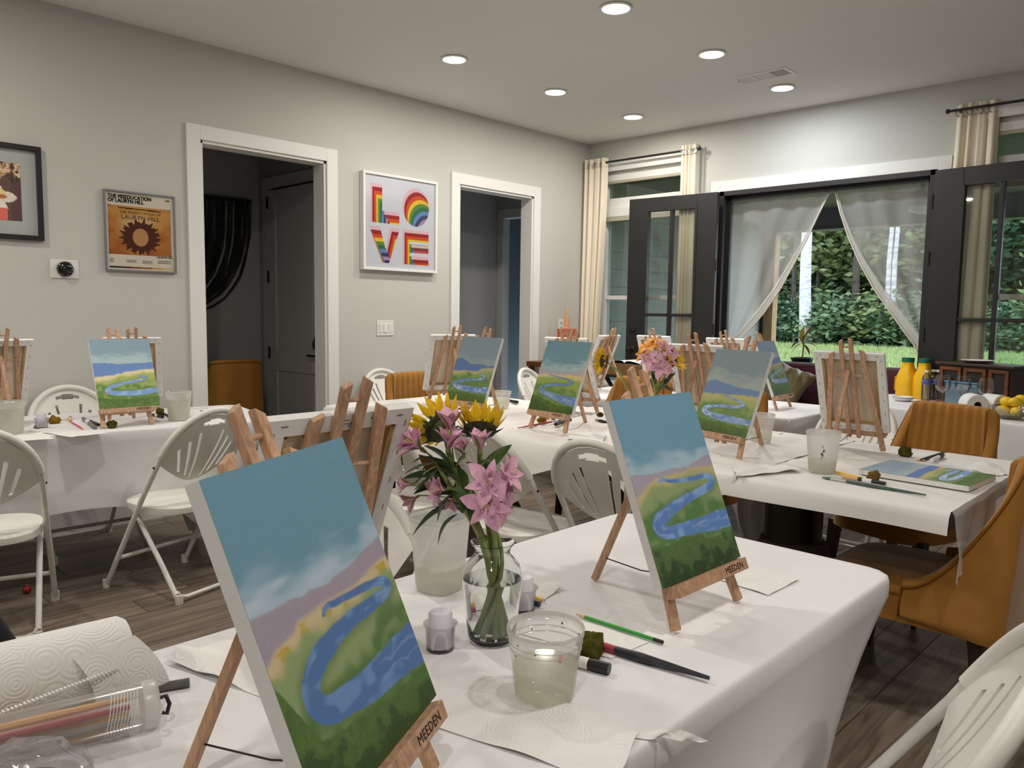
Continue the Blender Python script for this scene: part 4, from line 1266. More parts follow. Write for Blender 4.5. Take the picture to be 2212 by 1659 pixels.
def landscape(spec, seed):
    n1 = vnoise(5, 7, seed); n2 = vnoise(16, 22, seed + 1); n3 = vnoise(60, 80, seed + 2); n4 = vnoise(9, 40, seed + 3)
    river = smooth_path(spec['river'])
    def mix(a, b, t): t = np.clip(t, 0, 1)[..., None]; return a * (1 - t) + b * t
    def fn(U, V):
        N1, N2, N3, N4 = n1(U, V), n2(U, V), n3(U, V), n4(U, V)
        A = lambda k: np.array(ob(*spec[k]))
        ys = lambda k, j=0.0: np.interp(U, [p[0] for p in spec[k]], [p[1] for p in spec[k]]) + (N2 - .5) * .012 + j
        y1 = ys('ridge'); y2 = ys('plain'); y3 = ys('front')
        c = np.zeros(U.shape + (3,)); c[:] = A('sky1')
        cb = spec.get('cloud0', .62)
        c = mix(c, A('sky2'), sm(V / y1 + (N1 - .5) * .25 + (N4 - .5) * .12, cb, 1.0))
        c = mix(c, A('cloud'), sm(V / y1 + (N4 - .5) * .35, cb + .08, cb + .35) * (1 - sm(V / y1, .90, 1.06)) * (.15 + .35 * N1))
        c = mix(c, A('hill1'), sm(V, y1 - .004, y1 + .006))
        if 'hill2' in spec: c = mix(c, A('hill2'), sm(V + (N2 - .5) * .02, y1 + spec['h2'], y1 + spec['h2'] + .01))
        c = mix(c, A('sand'), sm(V + (N2 - .5) * .03, y2 - .01, y2 + .012))
        if 'yellow' in spec: c = mix(c, A('yellow'), sm(N2, .52, .66) * sm(V, y2, y2 + .01) * (1 - sm(V, y2 + .03, y2 + .06)))
        c = mix(c, A('light'), sm(V + (N2 - .5) * .04 + (N1 - .5) * .05, y2 + .02, y2 + .07))
        c = mix(c, A('mid'), sm(V + (N1 - .5) * .16 + (N2 - .5) * .03, spec.get('m0', .60), spec.get('m0', .60) + .08) * (.55 + .45 * sm(N2, .3, .6)))
        rd, rt = poly_dist(U + (N2 - .5) * .012, V + (N2 - .5) * .008, river)
        near = sm(-rd, -.05, -.0)
        c = mix(c, A('mid') * .92, near * .55 * sm(V, y2 + .06, y2 + .12))
        blue = mix(np.broadcast_to(A('riv'), c.shape), A('riv2'), sm(N2 * .6 + N4 * .5, .50, .75))
        if spec.get('white', 0):
            st = sm(np.sin((rd * 90) + N2 * 5 + U * 6), .55, .95) * sm(N1, .35, .6) * sm(-rd, .004, .016)
            blue = mix(blue, np.array(ob(196, 204, 220)), st * spec['white'])
        c = mix(c, blue, sm(-rd, -.004, .005))
        fg = sm(V + (N2 - .5) * .025 + (N3 - .5) * .012, y3 - .004, y3 + .010)
        g = mix(np.broadcast_to(A('fg1'), c.shape), A('fg2'), sm(V + (N2 - .5) * .20 + (N3 - .5) * .10, (y3 + 1) / 2 - .05, (y3 + 1) / 2 + .06))
        g = g * (.86 + .28 * N3)[..., None] * (.9 + .2 * N2)[..., None]
        c = mix(c, g, fg)
        c *= (.975 + .05 * N3)[..., None] * 1.10
        if spec.get('edge'):                                     # unpainted white strip along the left side
            e = (U < spec['edge'] + .022 * (vnoise(1, 46, seed + 9)(U * 0, V) - .35))
            c[e] = (.80, .80, .79)
        return c
    return fn

SPEC = {
'A': dict(sky1=(96,134,154), sky2=(146,166,182), cloud=(176,188,200), cloud0=.72, hill1=(142,134,147), sand=(180,164,130), yellow=(170,146,56), light=(124,141,98), mid=(78,106,58), m0=.62,
     ridge=[(0,.402),(.23,.412),(.48,.430),(.64,.425),(.85,.395),(1,.385)], plain=[(0,.53),(.1,.512),(.24,.482),(.45,.477),(.67,.484),(.86,.468),(1,.46)],
     river=[(.40,.508,.010),(.45,.494,.014),(.59,.503,.016),(.81,.517,.020),(.93,.545,.024),(.89,.574,.028),(.71,.572,.032),(.47,.58,.040),(.30,.605,.050),(.20,.65,.052),(.175,.705,.055),(.24,.752,.052),(.36,.768,.055),(.55,.785,.070),(.78,.785,.085),(1.02,.79,.10)],
     front=[(0,.60),(.05,.66),(.10,.74),(.143,.80),(.25,.82),(.46,.83),(.60,.86),(.8,.87),(.95,.865),(1,.87)], fg1=(72,100,48), fg2=(46,68,36), riv=(72,104,152), riv2=(94,126,170), white=.12),
'B': dict(sky1=(100,142,165), sky2=(146,170,186), cloud=(160,180,194), cloud0=.70, hill1=(150,144,158), sand=(172,162,118), light=(128,144,104), mid=(80,112,66), m0=.60,
     ridge=[(0,.405),(.18,.425),(.41,.415),(.655,.431),(.84,.403),(1,.384)], plain=[(0,.536),(.19,.463),(.4,.451),(.69,.444),(1,.452)],
     river=[(.285,.477,.008),(.35,.468,.012),(.42,.484,.014),(.61,.497,.016),(.82,.501,.02),(.93,.52,.026),(.92,.55,.028),(.785,.578,.03),(.567,.598,.032),(.354,.628,.042),(.19,.665,.048),(.135,.70,.050),(.19,.735,.048),(.33,.75,.046),(.56,.755,.050),(.8,.762,.066),(1.02,.765,.070)],
     front=[(0,.80),(.2,.80),(.45,.79),(.60,.80),(.66,.835),(1,.84)], fg1=(74,100,58), fg2=(44,64,40), riv=(84,118,172), riv2=(116,148,192), white=.2),
'C': dict(sky1=(112,130,138), sky2=(124,138,142), cloud=(132,143,142), hill1=(82,104,144), sand=(160,152,112), light=(124,140,88), mid=(86,112,60), m0=.58,
     ridge=[(0,.36),(.12,.33),(.4,.42),(.7,.42),(.85,.44),(1,.42)], plain=[(0,.55),(.3,.53),(.6,.53),(.75,.48),(1,.47)],
     river=[(.70,.575,.010),(.85,.60,.02),(.78,.64,.024),(.45,.665,.026),(.2,.705,.035),(.13,.75,.04),(.25,.79,.05),(.6,.81,.055),(1.02,.80,.06)],
     front=[(0,.86),(.5,.86),(1,.89)], fg1=(74,96,40), fg2=(66,86,36), riv=(92,118,160), riv2=(120,144,182), white=.8),
'D': dict(sky1=(94,128,138), sky2=(118,142,148), cloud=(178,188,188), cloud0=.55, hill1=(156,142,148), sand=(184,166,116), light=(126,142,76), mid=(88,116,52), m0=.62,
     ridge=[(0,.405),(.3,.44),(.6,.445),(.85,.42),(1,.40)], plain=[(0,.50),(.3,.48),(.6,.475),(1,.47)],
     river=[(.25,.485,.006),(.45,.505,.010),(.7,.53,.014),(.82,.565,.020),(.72,.60,.020),(.4,.625,.022),(.18,.665,.03),(.16,.715,.04),(.35,.76,.05),(.65,.80,.065),(1.02,.83,.08)],
     front=[(0,.78),(.2,.80),(.4,.85),(.6,.885),(1,.90)], fg1=(70,94,36), fg2=(50,74,30), riv=(84,112,150), riv2=(104,130,166), white=.25),
'I': dict(sky1=(110,126,132), sky2=(130,143,144), cloud=(148,153,146), cloud0=.5, hill1=(94,116,150), sand=(158,152,100), light=(140,148,92), mid=(92,120,66), m0=.62,
     ridge=[(0,.42),(.15,.375),(.35,.41),(.55,.44),(.8,.45),(1,.46)], plain=[(0,.555),(.3,.545),(.7,.53),(1,.53)],
     river=[(.40,.555,.008),(.55,.575,.012),(.72,.605,.018),(.80,.645,.024),(.65,.675,.024),(.35,.685,.026),(.15,.72,.035),(.13,.765,.04),(.3,.80,.045),(.6,.82,.05),(1.02,.83,.045)],
     front=[(0,.85),(.3,.86),(1,.895)], fg1=(78,100,46), fg2=(62,84,40), riv=(98,122,162), riv2=(124,146,182), white=.6),
'M': dict(sky1=(122,146,160), sky2=(146,170,176), cloud=(170,188,186), cloud0=.5, hill1=(98,128,178), sand=(202,192,152), light=(150,164,96), mid=(92,122,62), m0=.60,
     ridge=[(0,.34),(.2,.345),(.45,.365),(.7,.36),(1,.355)], plain=[(0,.54),(.3,.52),(.55,.48),(.8,.46),(1,.46)],
     river=[(.70,.54,.01),(.83,.575,.02),(.75,.61,.022),(.45,.645,.026),(.22,.70,.034),(.17,.75,.036),(.35,.785,.045),(.7,.79,.05),(1.02,.76,.045)],
     front=[(0,.82),(.1,.84),(.4,.87),(1,.85)], fg1=(74,106,54), fg2=(88,112,56), riv=(112,144,190), riv2=(140,166,202), white=.9),
'K': dict(sky1=(128,148,170), sky2=(150,162,176), cloud=(160,170,180), hill1=(96,124,172), sand=(170,160,120), light=(140,152,100), mid=(90,116,70), m0=.55,
     ridge=[(0,.36),(.5,.34),(1,.30)], plain=[(0,.50),(.5,.44),(1,.40)],
     river=[(.85,.48,.01),(.9,.53,.02),(.5,.60,.025),(.2,.66,.04),(.2,.72,.045),(.5,.75,.05),(1.02,.74,.05)],
     front=[(0,.80),(1,.80)], fg1=(74,106,54), fg2=(70,96,50), riv=(112,144,190), riv2=(140,166,202), white=.6),
'F': dict(sky1=(132,152,168), sky2=(150,164,170), cloud=(164,172,170), hill1=(92,120,170), sand=(170,160,118), light=(146,154,104), mid=(96,120,70), m0=.60,
     ridge=[(0,.44),(.3,.42),(.6,.40),(1,.40)], plain=[(0,.56),(.4,.52),(1,.50)],
     river=[(.80,.60,.03),(.92,.64,.035),(.80,.69,.035),(.5,.68,.035),(.25,.71,.04),(.15,.76,.045),(.35,.79,.05),(.7,.78,.05),(1.02,.76,.05)],
     front=[(0,.84),(.5,.86),(1,.84)], fg1=(78,106,56), fg2=(84,108,60), riv=(112,144,190), riv2=(140,166,202), white=.9),
}
TH = .385
ez = easel_proto(TH)
T1Z, T2Z = .7465, TZ + .003
T2L = TZ + .008
EG, KG = 'beech table easels', 'stretched canvases on easels'
items = [  # key, x, y, yaw, z, dx, painted, label bits
 ('A', 4.282, -5.725, 2.045, T1Z, 0, 'largest painting in front, blue sky over a winding river, on the nearest table', 'nearest beech easel under the largest river painting'),
 ('B', 4.213, -4.910, 1.545, T1Z, -.010, 'river painting standing near the far end of the nearest table', 'beech easel near the far end of the nearest table, by the green pencil'),
 ('C', 2.003, -3.518, .059, T2L, -.001, 'grey skied river painting, leftmost of the row along the dining table', 'beech easel of the leftmost painting on the dining table'),
 ('D', 2.565, -3.500, -.037, T2L, .005, 'river painting with a white cloud band, middle of the row along the dining table', 'beech easel of the middle painting on the dining table'),
 ('I', 3.418, -3.446, -.216, T2Z, -.004, 'grey skied river painting at the right of the row along the dining table', 'beech easel of the right hand painting on the dining table'),
 ('M', 1.002, -4.815, 1.534, T1Z, .017, 'pale river painting on the table along the left wall', 'beech easel of the painting on the left wall table'),
 ('K', 2.833, -1.574, 1.619, T1Z, .001, 'small distant river painting beside the green cushion', 'beech easel at the right end of the far table'),
 ('A2', 3.719, -5.502, -1.580, T1Z, 0, 'back turned canvas behind the largest painting, stapled white border showing', 'beech easel behind the largest painting, seen from behind'),
 ('C2', 1.421, -3.125, 4.337, T2L, .012, 'back turned canvas at the left end of the dining table', 'beech easel at the left end of the dining table, seen from behind'),
 ('D2', 2.196, -2.800, 3.245, T2L, .008, 'back turned canvas right behind the painting with the white cloud band', 'beech easel crossing behind the middle painting of the dining table'),
 ('F', 1.330, -1.578, 4.773, T1Z, .002, 'back turned canvas leaning steeply on the far table, before the left curtain', 'beech easel at the left end of the far table'),
 ('G', 1.690, -1.185, 3.194, T1Z, 0, 'back turned canvas on the far table before the left door leaf', 'beech easel on the far table before the left door leaf'),
 ('H', 3.001, -2.809, 3.216, T2Z, 0, 'back turned canvas on the dining table, left of the tall grey skied painting', 'beech easel on the dining table beside the second flower vase'),
 ('J', 2.245, -1.140, 3.226, T1Z, 0, 'back turned canvas on the far table, only its top showing before the screen', 'beech easel on the far table showing just over the right hand painting'),
 ('L', 3.734, -2.842, 3.167, T2Z, -.002, 'large back turned canvas on the right of the dining table', 'beech easel seen from behind on the right of the dining table'),
 ('N', .522, -5.264, 4.789, T1Z, 0, 'back turned canvas cut by the left edge, on the left wall table', 'beech easel cut by the left edge of the photo'),
 ('M2', .474, -4.580, 4.320, T1Z, 0, 'back turned canvas behind the pale painting on the left wall table', 'beech easel behind the pale painting on the left wall table'),
]
cv_back, P_, o1_, s0_, s1_ = canvas_proto(TH, True)
painted_face(cv_back, P_, o1_, s0_, s1_, landscape(SPEC['F'], 50), 30, 38, 5)
cv_front = None
used_back = False; first = True
for i, (k, x, y, yaw, z, dx, lb, elb) in enumerate(items):
    place(ez, i == 0, elb, (x, y, z), yaw, EG)
    loc = (x + math.cos(yaw) * dx, y + math.sin(yaw) * dx, z)
    if k in SPEC and k != 'F':
        r, P_, o1_, s0_, s1_ = canvas_proto(TH, k == 'A')
        nu, nv = {'A': (200, 255), 'B': (170, 216)}.get(k, (110, 140))
        painted_face(r, P_, o1_, s0_, s1_, landscape(SPEC[k], 10 + 7 * i), nu, nv, i)
        r.location = loc; r.rotation_euler = (0, 0, yaw); r['label'] = lb; r['group'] = KG
    else:
        place(cv_back, not used_back, lb, loc, yaw, KG); used_back = True
# painting lying flat on the dining table
pA = atz(1914, 991, T2Z + .021); pB = atz(2149.7, 1025, T2Z + .021); pC = atz(1855, 1016, T2Z + .021)
d = pB - pA; ang = math.atan2(d[1], d[0]); mid = (atz(2106.7, 1053.7, T2Z + .021) + pA) / 2
r = thing('canvas', 'river painting lying flat on the right end of the dining table', 'canvas', (mid[0], mid[1], T2Z + .003), ang)
h, w = CH / 2, CW / 2
MB().box((0, 0, .009), (CH, CW, .018)).build('wrapped_border', 'canvasw', r, bevel=.0015)
painted_grid('painted_front', 110, 140, lambda u, v: (lerp(-h, h, v), lerp(-w, w, u), .0186), landscape(SPEC['F'], 91), r, 'paint')

# ------------------------------------------------------------------ things on the tables
def stick(name, label, cat, a, b, z, segs, group=None, nseg=10, lift=None):
    """slender object lying from world point a to b: segs = (part, f0, f1, r0, r1, material[, sides])"""
    d = Vector((b[0] - a[0], b[1] - a[1], 0)); ln = d.length
    t = thing(name, label, cat, (a[0], a[1], z), math.atan2(d.y, d.x), group)
    rmax = max(max(s[3], s[4]) for s in segs)
    for s in segs:
        n = s[6] if len(s) > 6 else nseg
        T = Matrix.Translation((s[1] * ln, 0, rmax)) @ Matrix.Rotation(PI / 2, 4, 'Y')
        MB().lathe([(s[3], 0), (s[4], (s[2] - s[1]) * ln)], n, T, cap0=True, cap1=True).build(s[0], s[5], t, smooth=40)
    return t
def pencil(label, pa, pb, z, m, end='eraser_black', r=.0038, cat='pencil'):
    """pa = point end pixel, pb = blunt end pixel"""
    return stick('pencil', label, cat, atz(*pa, z), atz(*pb, z), z,
        [('lead', 0, .018, .0004, .0012, 'graphite'), ('sharpened_tip', .018, .11, .0012, r, 'bare_wood'), ('barrel', .11, .90, r, r, m, 6), ('end_cap', .90, 1, r, r, end, 6)])
def brush(label, pa, pb, z, m, tip='bristle', r=.0055, fer='ferrule'):
    """pa = bristle end, pb = handle end"""
    return stick('paintbrush', label, 'brush', atz(*pa, z), atz(*pb, z), z,
        [('bristles', 0, .09, r * .35, r * 1.1, tip), ('ferrule', .09, .25, r * 1.05, r * .95, fer), ('handle', .25, .45, r * .95, r * 1.15, m), ('handle_end', .45, 1, r * 1.15, r * .42, m)])
def marker(label, pa, pb, z, m='marker_black', cap='marker_black', r=.0065, band=True):
    s = [('barrel', 0, .62, r, r, m), ('cap', .62, 1, r * 1.06, r, cap)]
    if band: s.insert(1, ('printed_band', .30, .52, r * 1.01, r * 1.01, 'paper'))
    return stick('marker_pen', label, 'marker', atz(*pa, z), atz(*pb, z), z, s, nseg=12)
def sponge(label, px, z, size, m, seed):
    p = atz(*px, z); t = thing('sponge', label, 'sponge', (p[0], p[1], z), seed)
    v, f = _ball((0, 0, 0), 1, 1, 1, 18, 12); out = []
    for q in v:
        V_ = Vector(q); k = 1 + .32 * mnoise.noise(V_ * 1.6 + Vector((seed, 0, 0))) + .16 * mnoise.noise(V_ * 4.2 + Vector((0, seed, 0)))
        out.append((q[0] * size * k, q[1] * size * .8 * k, max(0, (q[2] + .82) * size * .75 * k)))
    MB().add(out, f).build('foam', m, t, smooth=180)
    return t
def sheet(name, label, cat, corners, z, wav=.003, curl=(), m='towel', n=18, seed=0, group=None):
    """paper lying on a table; corners = pixels (4, in order), curl = (u, v, height, radius) bumps"""
    Q = [atz(*c, z) for c in corners]
    c0 = sum(Q) / 4
    t = thing(name, label, cat, (c0[0], c0[1], z), 0, group)
    def pos(u, v):
        p = (Q[0] * (1 - u) + Q[1] * u) * (1 - v) + (Q[3] * (1 - u) + Q[2] * u) * v
        zz = .0012 + wav * max(0, mnoise.noise(Vector((u * 3 + seed, v * 3, seed))) + .25)
        for cu_, cv_, hgt, rad in curl: zz += hgt * math.exp(-(((u - cu_) ** 2 + (v - cv_) ** 2) / rad ** 2))
        return (p[0] - c0[0], p[1] - c0[1], zz)
    MB().grid(pos, n, n).build('sheet', m, t, smooth=180)
    return t
TG = 'paper towels on the tables'
sheet('paper_towel', 'crumpled paper towel sheet at the far left of the nearest table, behind the easel leg', 'paper towel', [(360, 1435), (445, 1392), (640, 1400), (600, 1520)], T1Z, .012, [(.25, .1, .02, .25), (.7, .3, .012, .3)], seed=1)
sheet('paper_towel', 'paper towel sheet hanging over the front right edge of the nearest table', 'paper towel', [(1042, 1455), (1378, 1590), (1330, 1700), (930, 1570)], T1Z, .006, [(.8, .1, .006, .3)], seed=2, n=24)
sheet('paper_towel', 'folded paper towel sheet to the right of the easel on the nearest table', 'paper towel', [(1575, 1214), (1727, 1254), (1659, 1288), (1530, 1246)], T1Z, .004, [(.5, .1, .006, .5)], seed=3)
sheet('paper_towel', 'paper towel sheet with a lifted corner behind the glass vase', 'paper towel', [(1098, 1248), (1216, 1272), (1170, 1300), (1075, 1290)], T1Z, .003, [(1, 0, .012, .3)], seed=4)
sheet('paper_towel', 'paper towel sheet lying under the green pencil', 'paper towel', [(1225, 1330), (1402, 1388), (1320, 1424), (1120, 1370)], T1Z, .001, seed=5, m='paper')
sheet('paper_towel', 'paper towel sheet under the pink pencil on the left wall table', 'paper towel', [(120, 922), (232, 936), (155, 945), (60, 931)], T1Z, .003, seed=6)
sheet('paper_towel', 'paper towel sheet at the front edge of the left wall table', 'paper towel', [(20, 934), (85, 932), (118, 948), (22, 955)], T1Z, .002, seed=7)
sheet('paper_towel', 'white paper sheet at the end of the left wall table by the green marker', 'paper', [(418, 888), (450, 884), (470, 898), (412, 902)], T1Z, .003, seed=8, m='paper')
sheet('paper_towel', 'opened paper napkin on the dining table before the frosted cup', 'paper towel', [(1580, 1010), (1700, 1003), (1730, 1020), (1590, 1030)], T2Z + .004, .012, [(.3, .5, .014, .25), (.9, .8, .008, .3)], seed=9, m='paper')
sheet('paper_towel', 'paper towel with a peaked fold behind the flat painting', 'paper towel', [(2075, 1012), (2148, 1003), (2176, 1026), (2150, 1030)], T2Z, .004, [(.6, .2, .018, .4)], seed=10, m='paper')
sheet('paper_towel', 'thin paper sheet between the two right hand paintings of the dining table', 'paper towel', [(1240, 930), (1310, 938), (1300, 958), (1225, 948)], T2L + .006, .003, seed=12, m='paper')
# torn strip of towel at the edge
def torn(u, v):
    p = atz(1378, 1590, T1Z) * (1 - u) + atz(1530, 1610, T1Z - .01) * u
    q = Vector((-.02, -.035, 0))
    return (p[0] + q.x * v * (1 - .7 * u) + .004 * math.sin(u * 19) * v, p[1] + q.y * v * (1 - .7 * u), T1Z + .002 + .010 * math.sin(PI * u) * (1 - v) - .015 * max(0, u - .6))
b = MB(); b.grid(torn, 20, 4)
tag(b.build('paper_scrap', 'towel', None, smooth=180), 'torn strip of paper towel at the right edge of the nearest table', 'paper towel')

pencil('green pencil with a black end on the nearest table', (1245, 1331), (1432, 1392), T1Z + .002, 'pencil_green')
pencil('short yellow ochre pencil behind the glass vase, point to the right', (1178, 1302), (1118, 1280), T1Z + .002, 'pencil_yellow', 'pencil_yellow')
marker('brown crayon next to the yellow ochre pencil behind the vase', (1100, 1298), (1166, 1312), T1Z + .002, 'handle_red', 'brush_dark', .006, False)
brush('wide paint splashed black brush with its handle pointing right, before the green pencil', (1268, 1396), (1532, 1476), T1Z, 'brush_dark', 'sponge_d', .0075, 'handle_red')
sponge('dark olive sponge by the splashed black brush on the nearest table', (1276, 1420), T1Z, .030, 'sponge_d', 2.3)
marker('black paint marker below the olive sponge on the nearest table', (1225, 1435), (1316, 1458), T1Z, r=.0095)
# left wall table
sponge('olive sponge at the front edge of the left wall table, before the easel leg', (242, 925), T1Z, .026, 'sponge_d', .4)
sponge('brown sponge beside the lilac votive on the left wall table', (118, 915), T1Z, .028, 'sponge_y', 1.4)
sponge('olive sponge between the easel and the rinse cup on the left wall table', (346, 897), T1Z, .026, 'sponge_d', 3.1)
pencil('red pencil on the left wall table pointing to the front', (180, 928), (152, 912), T1Z + .003, 'pencil_red', 'pencil_red')
marker('grey marker lying next to the red pencil', (180, 908), (206, 928), T1Z, 'marker_grey', 'marker_grey', .009)
marker('black marker right of the grey marker on the left wall table', (195, 913), (213, 921), T1Z, r=.0075, band=False)
marker('black marker cap end by the votive on the left wall table', (76, 926), (100, 914), T1Z, 'marker_grey', r=.0075, band=False)
marker('black marker under the sponge beside the rinse cup', (330, 899), (352, 904), T1Z, r=.0075)
marker('dark brush handle pointing behind the rinse cup', (345, 893), (370, 903), T1Z, 'brush_dark', 'brush_dark', .006, False)
marker('green marker at the end of the left wall table', (436, 892), (449, 901), T1Z, 'brush_green', r=.008, band=False)
brush('pale brush pointing away behind the red pencil', (152, 905), (150, 912), T1Z, 'bare_wood', 'bristle', .008)
# dining table, right half
brush('long grey green brush along the front edge of the dining table', (1776, 1036), (2000, 1074), T2Z + .003, 'brush_green', 'brush_green', .0062)
marker('black paint marker with white print beside the grey green brush', (1912, 1050), (1820, 1033), T2Z + .003, 'marker_black', 'bare_wood', .0072)
pencil('yellow pencil leaning on the brown sponge', (1886, 1040), (1802, 1021), T2Z + .004, 'pencil_yellow', 'pencil_yellow')
sponge('round brown sponge by the flat painting', (1887, 1040), T2Z + .003, .026, 'sponge_b', 5.0)
sponge('dark olive sponge on the dining table near the channelled chair', (1955, 986), T2Z + .003, .028, 'sponge_d', 6.2)
pencil('slim dark pencil left of the fat marker by the flat painting', (1980, 998), (2036, 980), T2Z + .003, 'brush_green', 'ferrule', .0045)
pencil('second slim dark pencil by the flat painting', (1990, 998), (2042, 979), T2Z + .003, 'graphite', 'ferrule', .0035)
marker('short pale marker with a black end by the flat painting', (2012, 999), (2036, 988), T2Z + .003, 'paper', 'graphite', .008, False)
pencil('grey pencil beside the plastic tub on the dining table', (1665, 950), (1690, 939), T2Z + .005, 'graphite', 'ferrule', .0042)
# dining table, left half
brush('red handled brush under the middle easel of the dining table', (1213, 910), (1118, 927), T2L + .006, 'handle_red', 'bristle', .005)
sponge('mustard sponge under the middle easel of the dining table', (1170, 914), T2L + .004, .024, 'sponge_y', 7.7)
marker('black marker under the middle easel ledge', (1200, 921), (1232, 911), T2L + .006, r=.009, band=False)
marker('black marker left of the leftmost painting of the dining table', (944, 889), (982, 885), T2L + .006, r=.008)
marker('black marker end right of the left easel leg', (984, 887), (1002, 887), T2L + .006, r=.0075, band=False)
pencil('long orange pencil near the flowers on the dining table', (905, 898), (985, 888), T2L + .006, 'pencil_orange', 'pencil_orange')
pencil('thin orange brush handle near the flowers', (922, 904), (975, 897), T2L + .006, 'pencil_orange', 'bare_wood', .003)
marker('black handled palette knife behind the plastic tub', (1100, 869), (1118, 872), T2L + .006, r=.009, band=False)
marker('dark marker behind the left painting near the tub', (1052, 861), (1066, 864), T2L + .006, r=.009, band=False)
sponge('dark sponge by the legs of the crossing easel', (1296, 901), T2L + .004, .020, 'sponge_d', 9.1)
brush('pale brush tip lying behind the front painting', (1286, 911), (1320, 918), T2L + .006, 'brush_dark', 'bristle', .008)

def tub(label, px, z, rt, rb, hgt, fill, group, m='tub', frosted=False):
    p = atz(*px, z); t = thing('plastic_cup', label, 'cup', (p[0], p[1], z), random.uniform(0, 6), group)
    sq = 3.0 if frosted else None
    MB().lathe([(.0, .003), (rb * .9, .002), (rb, .006), (rt, hgt - .012)], 40, sq=sq).build('wall', m, t, smooth=50)
    MB().lathe([(rt, hgt - .012), (rt * 1.035, hgt - .010), (rt * 1.045, hgt), (rt * 1.03, hgt + .001), (rt * 1.01, hgt - .006)], 40, sq=sq).build('rim', 'tubrim' if not frosted else m, t, smooth=50)
    if not frosted:
        for k in (.72, .80):
            r0 = lerp(rb, rt, k); MB().lathe([(r0 + .0004, hgt * k), (r0 + .0022, hgt * (k + .012)), (r0 + .0006, hgt * (k + .024))], 40).build('ridge', 'tubrim', t, smooth=180)
    if fill:
        rf = lerp(rb, rt, fill) - .0018
        MB().lathe([(rb - .003, .0065), (rf, hgt * fill)], 36, sq=sq).build('rinse_water', 'cloudy', t, smooth=50)
        MB().lathe([(.0, hgt * fill), (rf, hgt * fill)], 36, sq=sq).build('water_surface', 'cloudytop', t, smooth=50)
    return t, p
CPG = 'plastic rinse cups'
tb, tp = tub('clear deli tub of rinse water in front of the glass vase, red smear inside', (1176, 1505), T1Z, .057, .045, .112, .48, CPG)
for k in range(9):
    a = random.uniform(0, 6.28); q = random.uniform(.62, .97); r0 = lerp(.045, .057, q) + .0006
    MB().box((0, 0, 0), (.0008, random.uniform(.001, .005), random.uniform(.001, .003)), Matrix.Rotation(a, 4, 'Z') @ Matrix.Translation((r0, 0, .112 * q))).build('paint_speck', random.choice(['leaf_dark', 'brush_dark', 'leaf_dark']), tb)
MB().ball((.012, .028, .070), (.008, .003, .006), 10, 6).build('red_smear', mat('red_paint', ob(196, 84, 96), .6), tb, smooth=180)
tub('tall frosted cup of cloudy water left of the glass vase', (950, 1272), T1Z, .056, .045, .158, .36, CPG, 'cup', True)
c2, _ = tub('tall frosted cup with green paint flecks in the middle of the right dining table', (1775, 1020), T2Z, .055, .044, .150, .30, CPG, 'cup', True)
dv = CP[:2] - np.array(c2.location[:2]); fa = math.atan2(dv[1], dv[0]) - c2.rotation_euler.z
for k in range(8):
    a = fa + random.uniform(-.10, .12); q = random.uniform(.40, .68); r0 = (lerp(.044, .055, q)) * 1.03
    MB().box((0, 0, 0), (.001, random.uniform(.002, .006), random.uniform(.003, .010)), Matrix.Rotation(a, 4, 'Z') @ Matrix.Translation((r0, 0, .150 * q))).build('paint_speck', 'leaf', c2)
tub('clear tub behind the right hand painting of the dining table', (1643, 957), T2Z + .003, .054, .043, .130, .42, CPG)
tub('clear tub with stained water behind the leftmost painting of the dining table', (1083, 880), T2L + .004, .055, .045, .095, .55, CPG)
tub('pale frosted rinse cup right of the easel on the left wall table', (387, 908), T1Z, .062, .050, .150, .75, CPG, 'cup')
tub('green stained rinse cup at the left edge of the photo', (22, 938), T1Z, .062, .052, .150, .8, CPG, 'cup')

def votive(label, px, z, s=1.0):
    p = atz(*px, z); t = thing('votive_candle', label, 'candle', (p[0], p[1], z), 0, 'lilac votive candles in glass cups')
    MB().lathe([(.0, .006 * s), (.020 * s, .006 * s), (.021 * s, .064 * s), (.018 * s, .068 * s), (.0, .066 * s)], 24).build('candle', 'wax', t, smooth=40)
    MB().lathe([(.0, .0), (.023 * s, .0), (.0245 * s, .004), (.026 * s, .040 * s), (.0305 * s, .047 * s), (.0285 * s, .047 * s), (.0245 * s, .040 * s), (.0225 * s, .0055 * s), (.0, .0052 * s)], 32).build('glass_cup', 'thinglass', t, smooth=50)
    MB().tube([(0, 0, .064 * s), (.001, 0, .071 * s), (.005, .001, .074 * s)], .0008, 5).build('wick', 'paper', t)
votive('lilac votive candle in a glass cup left of the vase', (951, 1402), T1Z)
votive('lilac votive candle in a glass cup half hidden behind the vase', (1129, 1318), T1Z)
votive('lilac votive candle in a glass cup on the left wall table', (90, 925), T1Z, 1.05)

# ------------------------------------------------------------------ lower left: towel roll, brush tube, wrapped bag
def lying(name, label, cat, a, b, r):
    d = Vector((b[0] - a[0], b[1] - a[1], 0))
    return thing(name, label, cat, (a[0], a[1], T1Z), math.atan2(d.y, d.x)), d.length, Matrix.Translation((0, 0, r)) @ Matrix.Rotation(PI / 2, 4, 'Y')
t, ln, Tr = lying('paper_towel_roll', 'roll of embossed white paper towels at the lower left on the nearest table', 'paper towel roll', (3.700, -6.085), (3.722, -5.806), .056)
b = MB(); b.lathe([(.021, 0), (.052, 0), (.056, .004), (.056, ln - .010), (.050, ln - .001), (.021, ln)], 48, Tr); b.build('towel_layers', 'towel', t, smooth=50)
b = MB(); b.lathe([(.021, .0), (.019, .0), (.019, ln), (.021, ln)], 24, Tr); b.build('card_core', mat('card_core', ob(150, 124, 92), .9), t, smooth=40)
